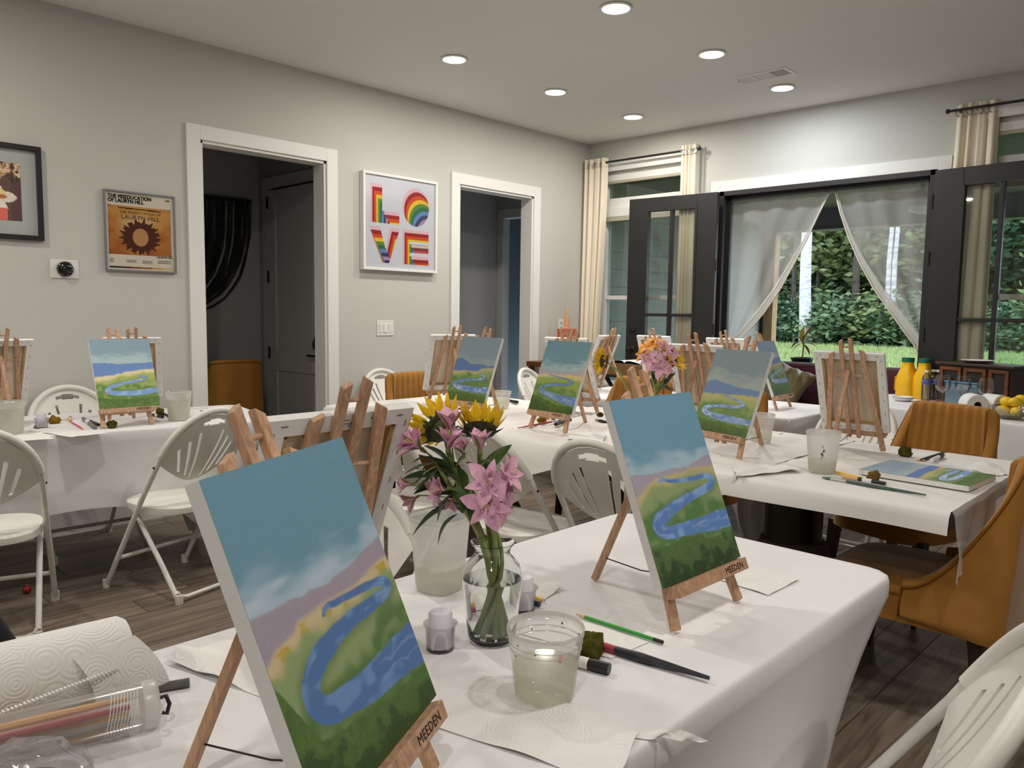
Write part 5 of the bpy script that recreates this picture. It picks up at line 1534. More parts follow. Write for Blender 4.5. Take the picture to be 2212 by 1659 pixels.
def flap(u, v):
    a = lerp(.55, -1.15, v)                                     # unrolling over the front of the roll
    r = .0575 + .022 * v
    x = lerp(ln - .085, ln - .002, u) + .052 * v * (.45 + .55 * u) + .010 * math.sin(3 * v)
    return (x, -r * math.cos(a) * (1 - .0 * v), .056 + r * math.sin(a) + .012 * u * (1 - v))
b = MB(); b.grid(flap, 12, 22); b.build('loose_sheet', 'towel', t, smooth=180)
t, ln, Tr = lying('brush_tube', 'clear zip tube full of paint brushes lying before the towel roll', 'brush case', (3.812, -6.060), (3.862, -5.838), .032)
b = MB(); b.lathe([(.0315, 0), (.0315, ln)], 36, Tr); b.build('clear_sleeve', film('clear_vinyl', (.75, .75, .73), alpha=.22, gloss=.12, rough=.12, transl=.5), t, smooth=40)
MB().lathe([(.0, ln), (.031, ln), (.0325, ln + .003), (.0325, ln + .016), (.029, ln + .020), (.0, ln + .021)], 36, Tr).build('end_cap', 'cup', t, smooth=40)
bc = ['bare_wood', 'bare_wood', 'handle_red', 'marker_grey', 'bare_wood', 'pencil_yellow']
for k in range(6):
    a = k * 1.05 + .3; q = .018 if k else 0
    y, z = q * math.cos(a), .030 + q * math.sin(a) * .9
    MB().tube([(.0, y, z), (ln * .55, y, z), (ln * .93, y * .9, z)], [.0052, .0058, .0035], 8).build('brush_handle', bc[k], t, smooth=40)
b = MB()
for k in range(44):
    x = ln * k / 44; b.box((x, 0, .0645), (.0024, .007, .0022), Matrix.Translation((0, -.012, -.003)) @ Matrix.Rotation(.4, 4, 'Z'))
b.build('zip_teeth', 'canvasw', t)['kind'] = 'stuff'
b = MB()
for k in range(9):
    x = ln * .80 + .004 * k
    b.tube([(x + .012 * math.sin(a) * .6, -.0322 * math.cos(a), .032 + .0322 * math.sin(a)) for a in [(-1.2 + 2.6 * i / 10) for i in range(11)]], .0006, 4)
b.build('elastic_threads', 'canvasw', t)['kind'] = 'stuff'
MB().tube([(ln + .021, -.006, .040), (ln + .030, -.008, .042), (ln + .034, -.010, .030), (ln + .030, -.012, .018), (ln + .024, -.010, .020)], .0030, 8).build('black_hook', 'marker_black', t, smooth=60)
a, c = atz(322, 1499, T1Z), atz(410, 1484, T1Z)
t = thing('ribbed_rod', 'grey ribbed rod poking out from under the paper towel flap', 'rod', (a[0], a[1], T1Z), math.atan2(c[1] - a[1], c[0] - a[0]))
L_ = math.hypot(c[0] - a[0], c[1] - a[1])
pr = []
for k in range(28): pr += [(.0062, L_ * k / 28), (.0076, L_ * (k + .5) / 28)]
MB().lathe(pr + [(.0062, L_), (.0, L_)], 14, Matrix.Translation((0, 0, .0076)) @ Matrix.Rotation(PI / 2, 4, 'Y')).build('coil', 'marker_grey', t, smooth=30)
# crinkled bag with a blue foil disc
p = np.array([3.955, -6.010, T1Z])
t = thing('plastic_bag', 'crinkled clear plastic bag with shiny blue foil inside, bottom left corner', 'bag', p)
v, f = _ball((0, 0, 0), 1, 1, 1, 34, 22); out = []
for q in v:
    V_ = Vector(q); k = 1 + .16 * mnoise.noise(V_ * 2.2) + .16 * abs(mnoise.noise(V_ * 5.5)) + .05 * mnoise.noise(V_ * 13)
    out.append((q[0] * .085 * k, q[1] * .072 * k, max(0.0, .034 + q[2] * .034 * k)))
MB().add(out, f).build('film', film('crinkled_film', (.86, .86, .88), alpha=.16, gloss=.22, rough=.10, transl=.5), t, smooth=40)
MB().lathe([(.0, .028), (.052, .025), (.056, .016), (.050, .004), (.0, .002)], 30).build('blue_foil', mat('blue_foil', (.03, .03, .28), .2, metal=.8, var=.8, vscale=50), t, smooth=40)
for k in range(6):
    MB().box((0, 0, 0), (.050, .006, .0006), Matrix.Translation((0, 0, .0275)) @ Matrix.Rotation(k * .55, 4, 'Z')).build('foil_stripe', mat('foil_stripe', ((.25, .5, .8), (.5, .3, .7))[k % 2], .2, metal=.9), t)
# black bag on the floor at the left of the table
poly = [(-5.70, .0), (-5.70, .30), (-5.80, .58), (-5.905, .80), (-5.985, .955), (-6.05, 1.0), (-6.30, 1.0), (-6.36, .93), (-6.36, .0)]
t = thing('black_bag', 'black bag standing on the floor left of the nearest table, cut by the left edge', 'bag', (3.40, -6.02, 0))
TB = Matrix(((0, 0, 1, 0), (1, 0, 0, 0), (0, 1, 0, 0), (0, 0, 0, 1)))
MB().prism([(y + 6.02, z) for y, z in poly], -.10, .03, TB).build('body', mat('black_fabric', (.014, .014, .015), .8, bump=.2, bscale=500), t, bevel=.02, smooth=50)
MB().tube([(-.03, -.1, .99), (-.03, -.08, 1.10), (-.03, -.2, 1.12), (-.03, -.24, .99)], .010, 8).build('handle', 'marker_black', t, smooth=60)
p = atz(58, 1274, .018)
t = thing('red_bauble', 'small shiny red ball on the floor under the left folding chair', 'ball', (p[0], p[1], 0))
MB().ball((0, 0, .020), .020, 16, 10).build('ball', mat('red_gloss', (.30, .01, .012), .15, spec=.7), t, smooth=180)
MB().lathe([(.0055, .038), (.0055, .044), (.0, .045)], 10).build('cap', 'ferrule', t)

# ------------------------------------------------------------------ flowers
HF = np.array([CR[2][0], CR[2][1], 0]); HF /= np.linalg.norm(HF)      # level viewing direction
HR = np.array([HF[1], -HF[0], 0])
def at_axis(u, v, P0, push=0.0):
    """point seen at pixel (u, v) on the upright plane through P0 that faces the camera, pushed back by 'push'"""
    d = ray(u, v); q = np.array(P0) + HF * push
    return CP + d * (np.dot(q - CP, HF) / np.dot(d, HF))
def frame_to(d, roll=0):
    d = Vector(d).normalized(); q = d.to_track_quat('Z', 'Y')
    return q.to_matrix().to_4x4() @ Matrix.Rotation(roll, 4, 'Z')
def petal_mb(b, L, W, bend, T, n=5, cup=.25, tip=.6, waist=.15):
    """one petal growing along +X from the origin, bending up (+Z) by 'bend'"""
    v = []
    for j in range(n + 1):
        q = j / n; w = W * (math.sin(PI * min(1, q ** tip * .93 + .05)) * (1 - waist) + waist * (1 - q)); a = bend * q
        x = L * q * math.cos(a * .6); z = L * q * math.sin(a * .8)
        for s in (-1, 0, 1): v.append((x, s * w / 2, z + cup * w * (s * s) * .5))
    f = []
    for j in range(n):
        for s in (0, 1): f.append((j * 3 + s, j * 3 + s + 1, j * 3 + s + 4, j * 3 + s + 3))
    return b.add(v, f, T)
def sunflower(label, head, facing, foot, mids, R=.036, group='sunflowers in the glass vase', open_=.35):
    base = np.array(foot); t = thing('sunflower', label, 'flower', tuple(base), 0, group)
    T0 = Matrix.Translation(Vector(np.array(head) - base)) @ frame_to(facing)
    MB().lathe([(.0, .004), (R * .5, .006), (R * .68, .0), (R * .62, -.008), (.0, -.016)], 24, T0).build('seed_disc', 'sun_disc', t, smooth=40)
    for ring_, n, k, op in ((0, 17, 1.0, open_), (1, 14, .86, open_ + .25)):
        for i in range(n):
            a = 2 * PI * (i + .5 * ring_) / n + random.uniform(-.1, .1)
            T = T0 @ Matrix.Rotation(a, 4, 'Z') @ Matrix.Translation((R * .58, 0, -.001 - .002 * ring_)) @ Matrix.Rotation(-op + random.uniform(-.18, .18), 4, 'Y')
            b = MB(); petal_mb(b, R * .95 * k, R * .30, .3, T, 4, .3, .8); b.build('petal', 'petal_yellow', t, smooth=180)
    for i in range(16):
        a = 2 * PI * i / 16 + random.uniform(-.15, .15)
        T = T0 @ Matrix.Rotation(a, 4, 'Z') @ Matrix.Translation((R * .30, 0, -.013)) @ Matrix.Rotation(random.uniform(-.35, .10), 4, 'Y')
        b = MB(); petal_mb(b, R * .72, R * .26, .5, T, 4, .3, .6); b.build('sepal', 'sepal', t, smooth=180)
    MB().lathe([(.0, -.020), (R * .30, -.018), (R * .62, -.006), (R * .66, .0)], 20, T0).build('calyx', 'sepal', t, smooth=180)
    pts = [Vector((0, 0, 0))] + [Vector(np.array(m) - base) for m in mids] + [T0 @ Vector((0, 0, -.016))]
    MB().tube(curve(pts), .0050, 8).build('stem', 'stem', t, smooth=60)
    return t
def curve(P, k=6):
    P = [Vector(p) for p in P]; out = []
    for i in range(len(P) - 1):
        p0, p1, p2, p3 = P[max(i - 1, 0)], P[i], P[i + 1], P[min(i + 2, len(P) - 1)]
        for j in range(k):
            s = j / k
            out.append(.5 * (2 * p1 + (p2 - p0) * s + (2 * p0 - 5 * p1 + 4 * p2 - p3) * s * s + (3 * p1 - p0 - 3 * p2 + p3) * s ** 3))
    out.append(P[-1]); return out
def blossom(parent, pos, facing, size, m='petal_pink', opening=.7, roll=0.0):
    T0 = Matrix.Translation(Vector(pos)) @ frame_to(facing, roll)
    hold = bpy.data.objects.new('blossom', None)
    b = MB(); b.lathe([(.0, -size * .30), (size * .07, -size * .26), (size * .10, -size * .06), (size * .05, 0)], 10, T0)
    o = b.build('blossom', 'petal_green', parent, smooth=180)
    bpy.data.objects.remove(hold)
    for i in range(6):
        a = 2 * PI * i / 6; outer = i % 2 == 0
        tilt = PI / 2 - opening * (1.0 if outer else .85)
        T = T0 @ Matrix.Rotation(a, 4, 'Z') @ Matrix.Translation((size * .03, 0, 0)) @ Matrix.Rotation(-tilt, 4, 'Y')
        b = MB(); petal_mb(b, size * (1.0 if outer else .92), size * (.66 if outer else .44), -.75 * opening, T, 7, .30, 1.35 if outer else 1.2)
        b.build('petal', m, o, smooth=180)
        if outer:
            b = MB(); petal_mb(b, size * .88, size * .16, -.75 * opening, T @ Matrix.Translation((.002, 0, -.0012)), 6, .35, .6); b.build('petal_keel', 'petal_green', o, smooth=180)
        else:
            b = MB()
            for s in (-1, 0, 1):
                for q in (.30, .42, .54):
                    w = size * .004 + .0003
                    b.box((size * q, s * size * .055, size * (.012 - .25 * opening * q * q)), (size * .08, w * 1.6, w), T)
            b.build('flecks', 'fleck', o)
    b = MB()
    for i in range(5):
        a = 2 * PI * i / 5 + .3
        b.tube([T0 @ Vector((0, 0, .0)), T0 @ Vector((size * .06 * math.cos(a), size * .06 * math.sin(a), size * .4)), T0 @ Vector((size * .16 * math.cos(a), size * .16 * math.sin(a), size * .72))], size * .012, 4)
    b.build('stamens', 'petal_throat', o)['kind'] = 'stuff'
    return o
def leaf_at(parent, a, b_, w, sag=.0, m='leaf', twist=0.0):
    """lance shaped leaf from a to b_"""
    a = Vector(a); b_ = Vector(b_); d = b_ - a; L = d.length
    side = d.cross(Vector((0, 0, 1))); side = side.normalized() if side.length > 1e-4 else Vector((1, 0, 0))
    side = (side * math.cos(twist) + d.normalized().cross(side) * math.sin(twist))
    up = side.cross(d.normalized()); n = 8; mb = MB()
    for j in range(n + 1):
        q = j / n; ww = 1.5 * w * (math.sin(PI * (q ** .85)) ** .8 if 0 < q < 1 else 0.03)
        c = a + d * q + up * (sag * L * math.sin(PI * q))
        for s in (-1, 0, 1): mb.v.append(tuple(c + side * (s * ww / 2) + up * (abs(s) * ww * .16)))
    for j in range(n):
        for s in (0, 1): mb.f.append((j * 3 + s, j * 3 + s + 1, j * 3 + s + 4, j * 3 + s + 3))
    return mb.build('leaf', m, parent, smooth=180)
def vase(label, loc, group, s=1.0, water=.115):
    t = thing('glass_vase', label, 'vase', tuple(loc), 0, group)
    out = [(.0, .0), (.036, .0), (.0415, .004), (.043, .012), (.047, .045), (.052, .085), (.0545, .112), (.0535, .126), (.048, .140), (.037, .152), (.0315, .159), (.0310, .165), (.034, .172), (.0405, .180)]
    inn = [(.0390, .1805), (.0325, .1725), (.0290, .165), (.0290, .159), (.0345, .150), (.0455, .138), (.0510, .125), (.0520, .112), (.0495, .085), (.0445, .045), (.0405, .014), (.037, .009), (.0, .008)]
    MB().lathe([(r * s, z * s) for r, z in out + inn], 48).build('glass_body', 'glass', t, smooth=60)
    w = [(.0, .0082), (.0368, .0092), (.0403, .0142), (.0443, .045), (.0493, .085), (.0517, water), (.0, water)]
    MB().lathe([(r * s, z * s) for r, z in w], 40).build('water', 'water', t, smooth=50)
    return t
V0 = np.array([3.995, -5.283, T1Z])
vase('clear glass vase with water and green stems on the nearest table', V0, 'glass flower vases')
FT = V0 + np.array([0, 0, .0095])
NK = V0 + np.array([0, 0, .165])
def foot(i, n=9):
    a = 2.4 * i; return FT + np.array([.022 * math.cos(a), .022 * math.sin(a), .003])
def neck(i): 
    a = 2.4 * i + PI * .8; return NK + np.array([.016 * math.cos(a), .016 * math.sin(a), 0])
def ax(u, v, push=0.0): return at_axis(u, v, V0, push)
sunflower('sunflower seen from behind, upright at the right of the front bouquet', ax(1037, 925, .01), (HF * .55 + np.array([0, 0, .85])), foot(0), [neck(0), ax(1040, 1040, .005)], .043, open_=.75)
sunflower('sunflower turned away to the left at the back of the front bouquet', ax(950, 922, .055), (HF * .75 - HR * .65 + np.array([0, 0, .45])), foot(1), [neck(1), ax(985, 1030, .04)], .046, open_=.45)
def alstro(label, i, heads, leaves, knot, group='pink alstroemeria stems in the glass vase', P0=None, ft=None, nk=None, size=.040, axf=None, m='petal_pink'):
    axf = axf or ax
    ft = foot(i) if ft is None else ft; nk = neck(i) if nk is None else nk
    t = thing('alstroemeria', label, 'flower', tuple(ft), 0, group)
    B = Vector(ft)
    k = Vector(axf(*knot)) - B
    MB().tube(curve([Vector((0, 0, 0)), Vector(nk) - B, k]), .0044, 8).build('stem', 'stem', t, smooth=60)
    for (u, v, push, fx, fz, ff, sz, op) in heads:
        p = Vector(axf(u, v, push)) - B
        fac = Vector(HR * fx + np.array([0, 0, fz]) + HF * ff).normalized()
        b0 = p - fac * size * sz * .3
        MB().tube(curve([k, (k + b0) / 2 + Vector((0, 0, .004)), b0]), .0016, 6).build('flower_stalk', 'stem', t, smooth=60)
        blossom(t, p, fac, size * sz, m if isinstance(m, str) else random.choice(m), op, random.uniform(0, 1))
    for (u0, v0, u1, v1, push0, push1, w, sag) in leaves:
        a = Vector(axf(u0, v0, push0)) - B; c = Vector(axf(u1, v1, push1)) - B
        leaf_at(t, a, c, w, sag, random.choice(['leaf', 'leaf', 'leaf_dark']), random.uniform(-.5, .9))
    return t
# heads: pixel, push, facing (right, up, away), size, opening
alstro('pink alstroemeria with the tallest upright blooms at the left of the front bouquet', 2,
       [(972, 930, -.012, -.05, 1, -.1, 1.15, .38), (968, 968, -.02, .1, 1, -.15, 1.1, .42), (1000, 978, -.02, -.25, .8, -.2, .8, .5)],
       [(975, 1010, 915, 962, -.02, -.03, .014, .08), (978, 1015, 935, 1002, 0, .01, .016, .1), (985, 1020, 1012, 975, .0, .0, .012, .1), (985, 1040, 915, 985, -.01, -.01, .016, .1)], (982, 1010))
alstro('pink alstroemeria with blooms spread out to the far left of the front bouquet', 3,
       [(908, 968, -.01, -.65, .55, -.2, 1.1, .65), (893, 958, .0, -.8, .4, .1, .9, .6), (885, 1045, -.01, -.85, .05, -.2, .7, .5)],
       [(955, 1030, 868, 1035, -.005, -.01, .017, .06), (950, 1010, 893, 1060, -.02, -.04, .018, -.06), (945, 1000, 872, 1025, .02, .02, .017, .05), (940, 990, 890, 1000, 0, 0, .014, .1), (950, 1050, 893, 1068, -.01, -.02, .013, .1)], (945, 1005))
alstro('pink alstroemeria with one hanging bell under the upright sunflower', 4,
       [(1037, 972, -.03, .0, .9, -.15, 1.0, .34)],
       [(1030, 1010, 1062, 995, -.02, -.02, .012, .1), (1032, 1015, 1005, 1000, -.02, -.01, .012, .1), (1040, 1030, 1106, 960, -.01, .01, .017, .08), (1035, 1040, 1075, 1075, 0, .01, .016, .1)], (1036, 1020))
alstro('pink alstroemeria with wide open blooms at the lower right of the front bouquet', 5,
       [(1053, 1042, -.045, .1, .25, -.9, 1.05, .95), (1088, 1025, -.03, .75, .35, -.4, 1.0, .7), (1055, 1088, -.05, -.15, .05, -.95, 1.15, .95), (1078, 1098, -.045, .6, -.2, -.5, .9, .9), (1078, 1050, -.03, .6, .2, -.6, .85, .8)],
       [(1055, 1110, 1118, 1095, -.02, -.02, .012, .08), (1050, 1060, 1126, 1022, -.01, .0, .012, .04), (1045, 1070, 1082, 1068, -.01, -.01, .018, .1), (1050, 1040, 1035, 1005, -.01, 0, .013, .1)], (1040, 1080))
alstro('pink alstroemeria drooping at the lower left of the front bouquet', 6,
       [(962, 1058, -.03, -.6, .1, -.4, .95, .55), (975, 1072, -.03, -.1, -.5, -.6, .7, .5), (898, 1075, .03, -.6, -.4, .2, .75, .5)],
       [(1000, 1085, 890, 1158, -.02, -.05, .018, .10), (990, 1110, 946, 1180, -.03, -.06, .018, .12), (985, 1060, 945, 1128, -.04, -.05, .020, .08), (985, 1050, 1000, 1110, -.03, -.04, .018, .08), (995, 1040, 960, 1030, -.02, -.02, .017, .1), (1000, 1060, 985, 1005, -.02, -.02, .018, .1), (1000, 1075, 938, 1072, -.03, -.05, .013, .1), (1003, 1060, 1020, 1130, -.03, -.03, .018, .05)], (1000, 1085))
for i, (u0, v0, u1, v1, w) in enumerate(((1005, 1090, 1018, 1020, .019), (1012, 1075, 985, 1035, .020), (1015, 1060, 1045, 1045, .018))):
    pass
# second bouquet on the dining table
V1 = aty(1412, 905, -3.17); V1 = np.array([V1[0], V1[1], T2L])
vase('glass flower vase hidden behind the front painting on the dining table', V1, 'glass flower vases', 1.0)
def ax2(u, v, push=0.0): return at_axis(u, v, V1, push)
F2 = V1 + np.array([0, 0, .0125]); N2_ = V1 + np.array([0, 0, .165])
def f2(i): return F2 + .02 * np.array([math.cos(2.4 * i), math.sin(2.4 * i), 0])
def n2(i): return N2_ + .014 * np.array([math.cos(2.4 * i + 2.5), math.sin(2.4 * i + 2.5), 0])
G2 = 'flowers of the second bouquet'
sunflower('sunflower nodding to the left on a bent stem, second bouquet', ax2(1303, 780), (-HR * .93 + np.array([0, 0, .10]) - HF * .3), f2(0), [n2(0), ax2(1362, 850), ax2(1340, 808)], .052, G2, .25)
sunflower('sunflower facing up right in the second bouquet', ax2(1452, 776, -.02), (HR * .6 - HF * .5 + np.array([0, 0, .6])), f2(1), [n2(1), ax2(1430, 830)], .055, G2, .2)
alstro('orange alstroemeria at the top of the second bouquet', 2, [(1403, 750, 0, -.3, .8, -.4, 1.1, 1.0), (1420, 740, .02, .2, .9, -.3, 1.05, 1.0), (1390, 765, 0, -.7, .4, -.4, .9, .9)],
       [(1415, 830, 1405, 800, 0, 0, .022, .1), (1412, 825, 1420, 790, 0, 0, .02, .1)], (1412, 800), G2, ft=f2(2), nk=n2(2), size=.050, axf=ax2, m='petal_orange')
alstro('pink alstroemeria cluster in the middle of the second bouquet', 3, [(1432, 757, -.02, .3, .6, -.6, 1.0, .8), (1402, 776, -.03, -.5, .3, -.8, 1.0, .9), (1425, 792, -.04, -.1, .1, -1, 1.1, 1.0), (1441, 778, -.04, .2, .1, -1, 1.1, 1.0), (1438, 795, -.03, .5, -.2, -.8, .9, .9), (1450, 765, 0, .5, .5, -.3, .8, .6)],
       [(1425, 840, 1460, 805, 0, 0, .024, .1), (1420, 850, 1445, 830, -.02, -.03, .024, .1), (1415, 860, 1440, 870, -.02, -.04, .024, .1)], (1425, 822), G2, ft=f2(3), nk=n2(3), size=.052, axf=ax2)
alstro('leafy alstroemeria stem low in the second bouquet', 4, [(1395, 760, .03, -.5, .6, .2, .7, .6)],
       [(1412, 870, 1438, 878, -.02, -.02, .026, .2), (1410, 860, 1395, 880, 0, 0, .02, .1), (1415, 850, 1425, 890, -.03, -.03, .026, .1), (1408, 840, 1398, 815, 0, 0, .02, .1), (1420, 835, 1450, 845, 0, .02, .024, .1), (1420, 870, 1416, 905, -.03, -.03, .026, .1)], (1408, 815), G2, ft=f2(4), nk=n2(4), size=.05, axf=ax2)

# ------------------------------------------------------------------ drinks table
BZ = .748
BR = math.radians(-21.6)
def bq(u, v):
    p = atz(u, v, BZ)
    while p[1] > -.15 - .02 * max(0, (p[0] - 3.3)) * 10: v += .5; p = atz(u, v, BZ)
    return p
def carafe(label, px):
    p = bq(*px); t = thing('juice_carafe', label, 'bottle', (p[0], p[1], BZ), BR + .1, 'orange juice carafes on the drinks table')
    pr = [(.0, .0), (.058, .0), (.064, .008), (.066, .10), (.062, .155), (.044, .205), (.036, .235), (.036, .262)]
    MB().lathe(pr, 36, sq=3.2).build('bottle', mat('juice_bottle', ob(226, 168, 24), .25, spec=.5), t, smooth=50)
    MB().lathe([(.037, .258), (.042, .258), (.042, .288), (.040, .290), (.0, .291)], 28).build('cap', mat('green_cap', ob(26, 92, 66), .45), t, smooth=40)
    b = MB(); b.box((-.062, -.045, .10), (.010, .006, .10)); b.build('grip_shade', mat('juice_shadow', ob(190, 132, 20), .4), t, bevel=.002)  # darker strip paints the shade of the hand grip
carafe('orange juice carafe with a green cap, left one on the drinks table', (1957, 858))
carafe('orange juice carafe with a green cap, right one behind the water bottles', (1993, 855))
M['pet'] = pane_glass('thin_pet_bottle', (.95, .97, .99), .16)
M['wlabel'] = mat('blue_label', ob(92, 96, 150), .5, var=.5, vscale=60)
def bottle_proto():
    t = thing('water_bottle', 'x', 'bottle', (0, 0, 0))
    pr = [(.0, .002), (.026, .0), (.031, .006)]
    for k in range(6): pr += [(.0315, .012 + .017 * k), (.0295, .020 + .017 * k)]
    pr += [(.0315, .116), (.0315, .150), (.030, .160), (.020, .182), (.0125, .190), (.0125, .200)]
    MB().lathe(pr, 24).build('bottle', 'pet', t, smooth=60)
    MB().lathe([(.0, .004), (.028, .004), (.0285, .168), (.0, .168)], 20).build('water', film('bottle_water', (.75, .79, .82), alpha=.14, gloss=.10, rough=.05), t, smooth=40)
    MB().lathe([(.0320, .112), (.0320, .150)], 24).build('label_band', 'wlabel', t, smooth=60)
    MB().lathe([(.0, .214), (.0145, .213), (.0150, .210), (.0150, .198), (.0125, .197)], 20).build('cap', 'plastic_w', t, smooth=40)
    return t
wb = bottle_proto()
wl = ['water bottle at the front left of the cluster beside the juice', 'water bottle behind the front left one of the cluster', 'water bottle in the middle of the cluster behind the wine glass', 'tallest showing water bottle at the back of the cluster', 'water bottle right of the middle of the cluster', 'water bottle at the right end of the cluster', 'water bottle behind the lemons, left of two', 'water bottle behind the lemons, cut by the right edge']
for i, (u, v) in enumerate(((1999, 865), (2014, 861), (2024, 863), (2033, 857), (2043, 861), (2055, 860), (2194, 886), (2211, 883))):
    p = bq(u, v); place(wb, i == 0, wl[i], (p[0], p[1], BZ), random.uniform(0, 6), 'water bottles on the drinks table')
def wine_proto():
    t = thing('wine_glass', 'x', 'glass', (0, 0, 0))
    MB().lathe([(.0, .0), (.036, .001), (.020, .004), (.005, .010), (.0038, .030), (.0040, .085), (.008, .093), (.028, .104), (.044, .126), (.048, .150), (.044, .180), (.036, .212),
                (.0352, .212), (.043, .180), (.0468, .150), (.0428, .127), (.027, .106), (.0, .097)], 36).build('glass_bowl', 'thinglass', t, smooth=60)
    return t
wg = wine_proto()
for i, (u, v, lb) in enumerate(((2034, 879, 'wine glass in front of the water bottles'), (2077, 882, 'wine glass in front of the blue box'), (2125, 890, 'wine glass in front of the paper roll'))):
    p = bq(u, v); place(wg, i == 0, lb, (p[0], p[1], BZ), 0, 'round bowled wine glasses on the drinks table')
p = bq(2078, 876)
t = thing('blue_box', 'blue tinted clear plastic box behind the wine glasses', 'box', (p[0] + .03, p[1] + .02, BZ), BR)
MB().box((0, 0, .075), (.24, .15, .15)).build('body', film('blue_plastic', ob(120, 170, 190), alpha=.55, gloss=.12, rough=.15), t, bevel=.012)
MB().box((0, 0, .156), (.25, .16, .012)).build('lid', mat('blue_lid', ob(70, 120, 160), .35), t, bevel=.004)
def paper_roll(label, u, v, rz):
    p = bq(u, v); t = thing('toilet_roll', label, 'paper roll', (p[0], p[1], BZ), rz, 'white paper rolls on the drinks table')
    T = Matrix.Translation((0, 0, .064)) @ Matrix.Rotation(PI / 2, 4, 'Y')
    MB().lathe([(.021, -.055), (.060, -.055), (.064, -.051), (.064, .051), (.060, .055), (.021, .055)], 36, T).build('layers', 'paper', t, smooth=40)
    MB().lathe([(.021, -.055), (.0195, -.055), (.0195, .055), (.021, .055)], 20, T).build('core', mat('core_dark', (.05, .045, .04), .9), t, smooth=40)
paper_roll('white paper roll lying with its hollow end towards the camera', 2101, 896, math.radians(128))
paper_roll('second white paper roll to the right of the first, by the lemons', 2145, 897, math.radians(150))
p = bq(2150, 868)
t = thing('white_cable', 'loop of white cable before the wooden cabinet', 'cable', (p[0], p[1], BZ))
MB().tube([(.05 * math.cos(a), .02 * math.sin(a) , .045 + .04 * math.sin(a)) for a in [2 * PI * k / 20 for k in range(20)]], .004, 6, closed=True).build('loop', 'plastic_w', t, smooth=180)
t = thing('paper_plates', 'small stack of white paper bowls beside the juice', 'plates', (*bq(1950, 866)[:2], BZ))
for k in range(4): MB().lathe([(.0, .002 + .004 * k), (.045, .002 + .004 * k), (.066, .018 + .004 * k), (.0655, .019 + .004 * k), (.044, .0035 + .004 * k)], 28).build('plate', 'paper', t, smooth=60)
LB = bq(2182, 905)
t = thing('glass_bowl', 'clear glass bowl holding lemons at the right edge', 'bowl', (LB[0], LB[1], BZ))
MB().lathe([(.0, .0), (.045, .0), (.055, .006), (.085, .035), (.102, .075), (.099, .075), (.082, .037), (.052, .010), (.0, .008)], 36).build('glass_wall', 'thinglass', t, smooth=60)
def lemon_proto():
    t = thing('lemon', 'x', 'lemon', (0, 0, 0))
    MB().lathe([(.0, -.043), (.006, -.040), (.011, -.034), (.024, -.024), (.030, -.008), (.030, .008), (.024, .024), (.012, .033), (.006, .037), (.0, .038)], 20, Matrix.Rotation(PI / 2, 4, 'Y')).build('rind', mat('lemon_rind', ob(226, 182, 36), .45, bump=.3, bscale=300), t, smooth=180)
    MB().ball((.039, 0, 0), .0035, 8, 6).build('stem_end', 'leaf', t)
    return t
lm_ = lemon_proto()
for i, (dx, dy, dz, rz, lb) in enumerate(((-.040, -.025, .048, .3, 'lemon low at the front left of the glass bowl'), (.035, -.030, .046, 2.1, 'lemon low at the front right of the glass bowl'), (.0, .042, .050, 1.2, 'lemon low at the back of the glass bowl'),
                                        (-.028, .012, .098, 2.6, 'lemon on top at the left of the heap, with a small sticker'), (.022, -.006, .100, .8, 'lemon on top in the middle of the heap'), (.040, .050, .112, 0, 'highest lemon at the right of the heap'))):
    place(lm_, i == 0, lb, (LB[0] + dx * .95, LB[1] + dy * .95, BZ + dz), rz, 'lemons in the glass bowl')
p = bq(2228, 900)
t = thing('wooden_tray', 'brown wooden box at the right edge of the drinks table', 'box', (p[0], p[1], BZ), BR)
ww = MB().span((-.09, -.05, 0), (.09, .05, .008)).span((-.09, -.05, 0), (-.082, .05, .07)).span((.082, -.05, 0), (.09, .05, .07)).span((-.09, -.05, 0), (.09, -.042, .07)).span((-.09, .042, 0), (.09, .05, .07))
ww.build('sides', 'stretcher', t)
# wooden cabinet
M['walnut'] = wood('walnut', ob(70, 40, 22), ob(116, 68, 36), axis=0, scale=16, rough=.4)
M['walnut_d'] = wood('dark_walnut', ob(38, 26, 20), ob(58, 40, 28), axis=2, scale=16, rough=.45)
fl_ = aty(2068, 790, -.33)
t = thing('wooden_cabinet', 'small dark walnut cabinet with framed doors standing on the drinks table', 'cabinet', (3.66, -.36, BZ), BR)
MB().box((0, .0, .135), (.50, .24, .262)).build('body', 'walnut_d', t, bevel=.003)
MB().box((0, -.004, .276), (.545, .275, .020)).build('top_board', 'walnut_d', t, bevel=.006)
for x0, x1, mm in ((-.235, -.085, 1), (-.065, .085, 0), (.105, .235, 0)):
    b = MB(); ring(b, x0, x1, .03 if not mm else .095, .255, .022, -.134, -.120); d = b.build('door', 'walnut', t, bevel=.002)
    MB().span((x0 + .022, -.124, .05 if not mm else .115), (x1 - .022, -.121, .235)).build('panel', mat('cabinet_mesh', (.02, .016, .013), .7, var=.5, vscale=160), d)
    if mm:
        MB().lathe([(.0, 0), (.010, .0), (.009, .010), (.0, .012)], 14, Matrix.Translation((-.155, -.124, .175)) @ Matrix.Rotation(PI / 2, 4, 'X')).build('knob', 'bolt', d, smooth=40)
MB().box((0, -.001, .012), (.52, .25, .024)).build('plinth', 'walnut', t, bevel=.003)
t = thing('patterned_plate', 'white plate with a red pattern on top of the wooden cabinet', 'plate', (3.605, -.355, BZ + .2862))
MB().lathe([(.0, .002), (.06, .002), (.085, .014), (.098, .018), (.097, .020), (.083, .016), (.058, .005), (.0, .005)], 36).build('dish', 'plastic_w', t, smooth=60)
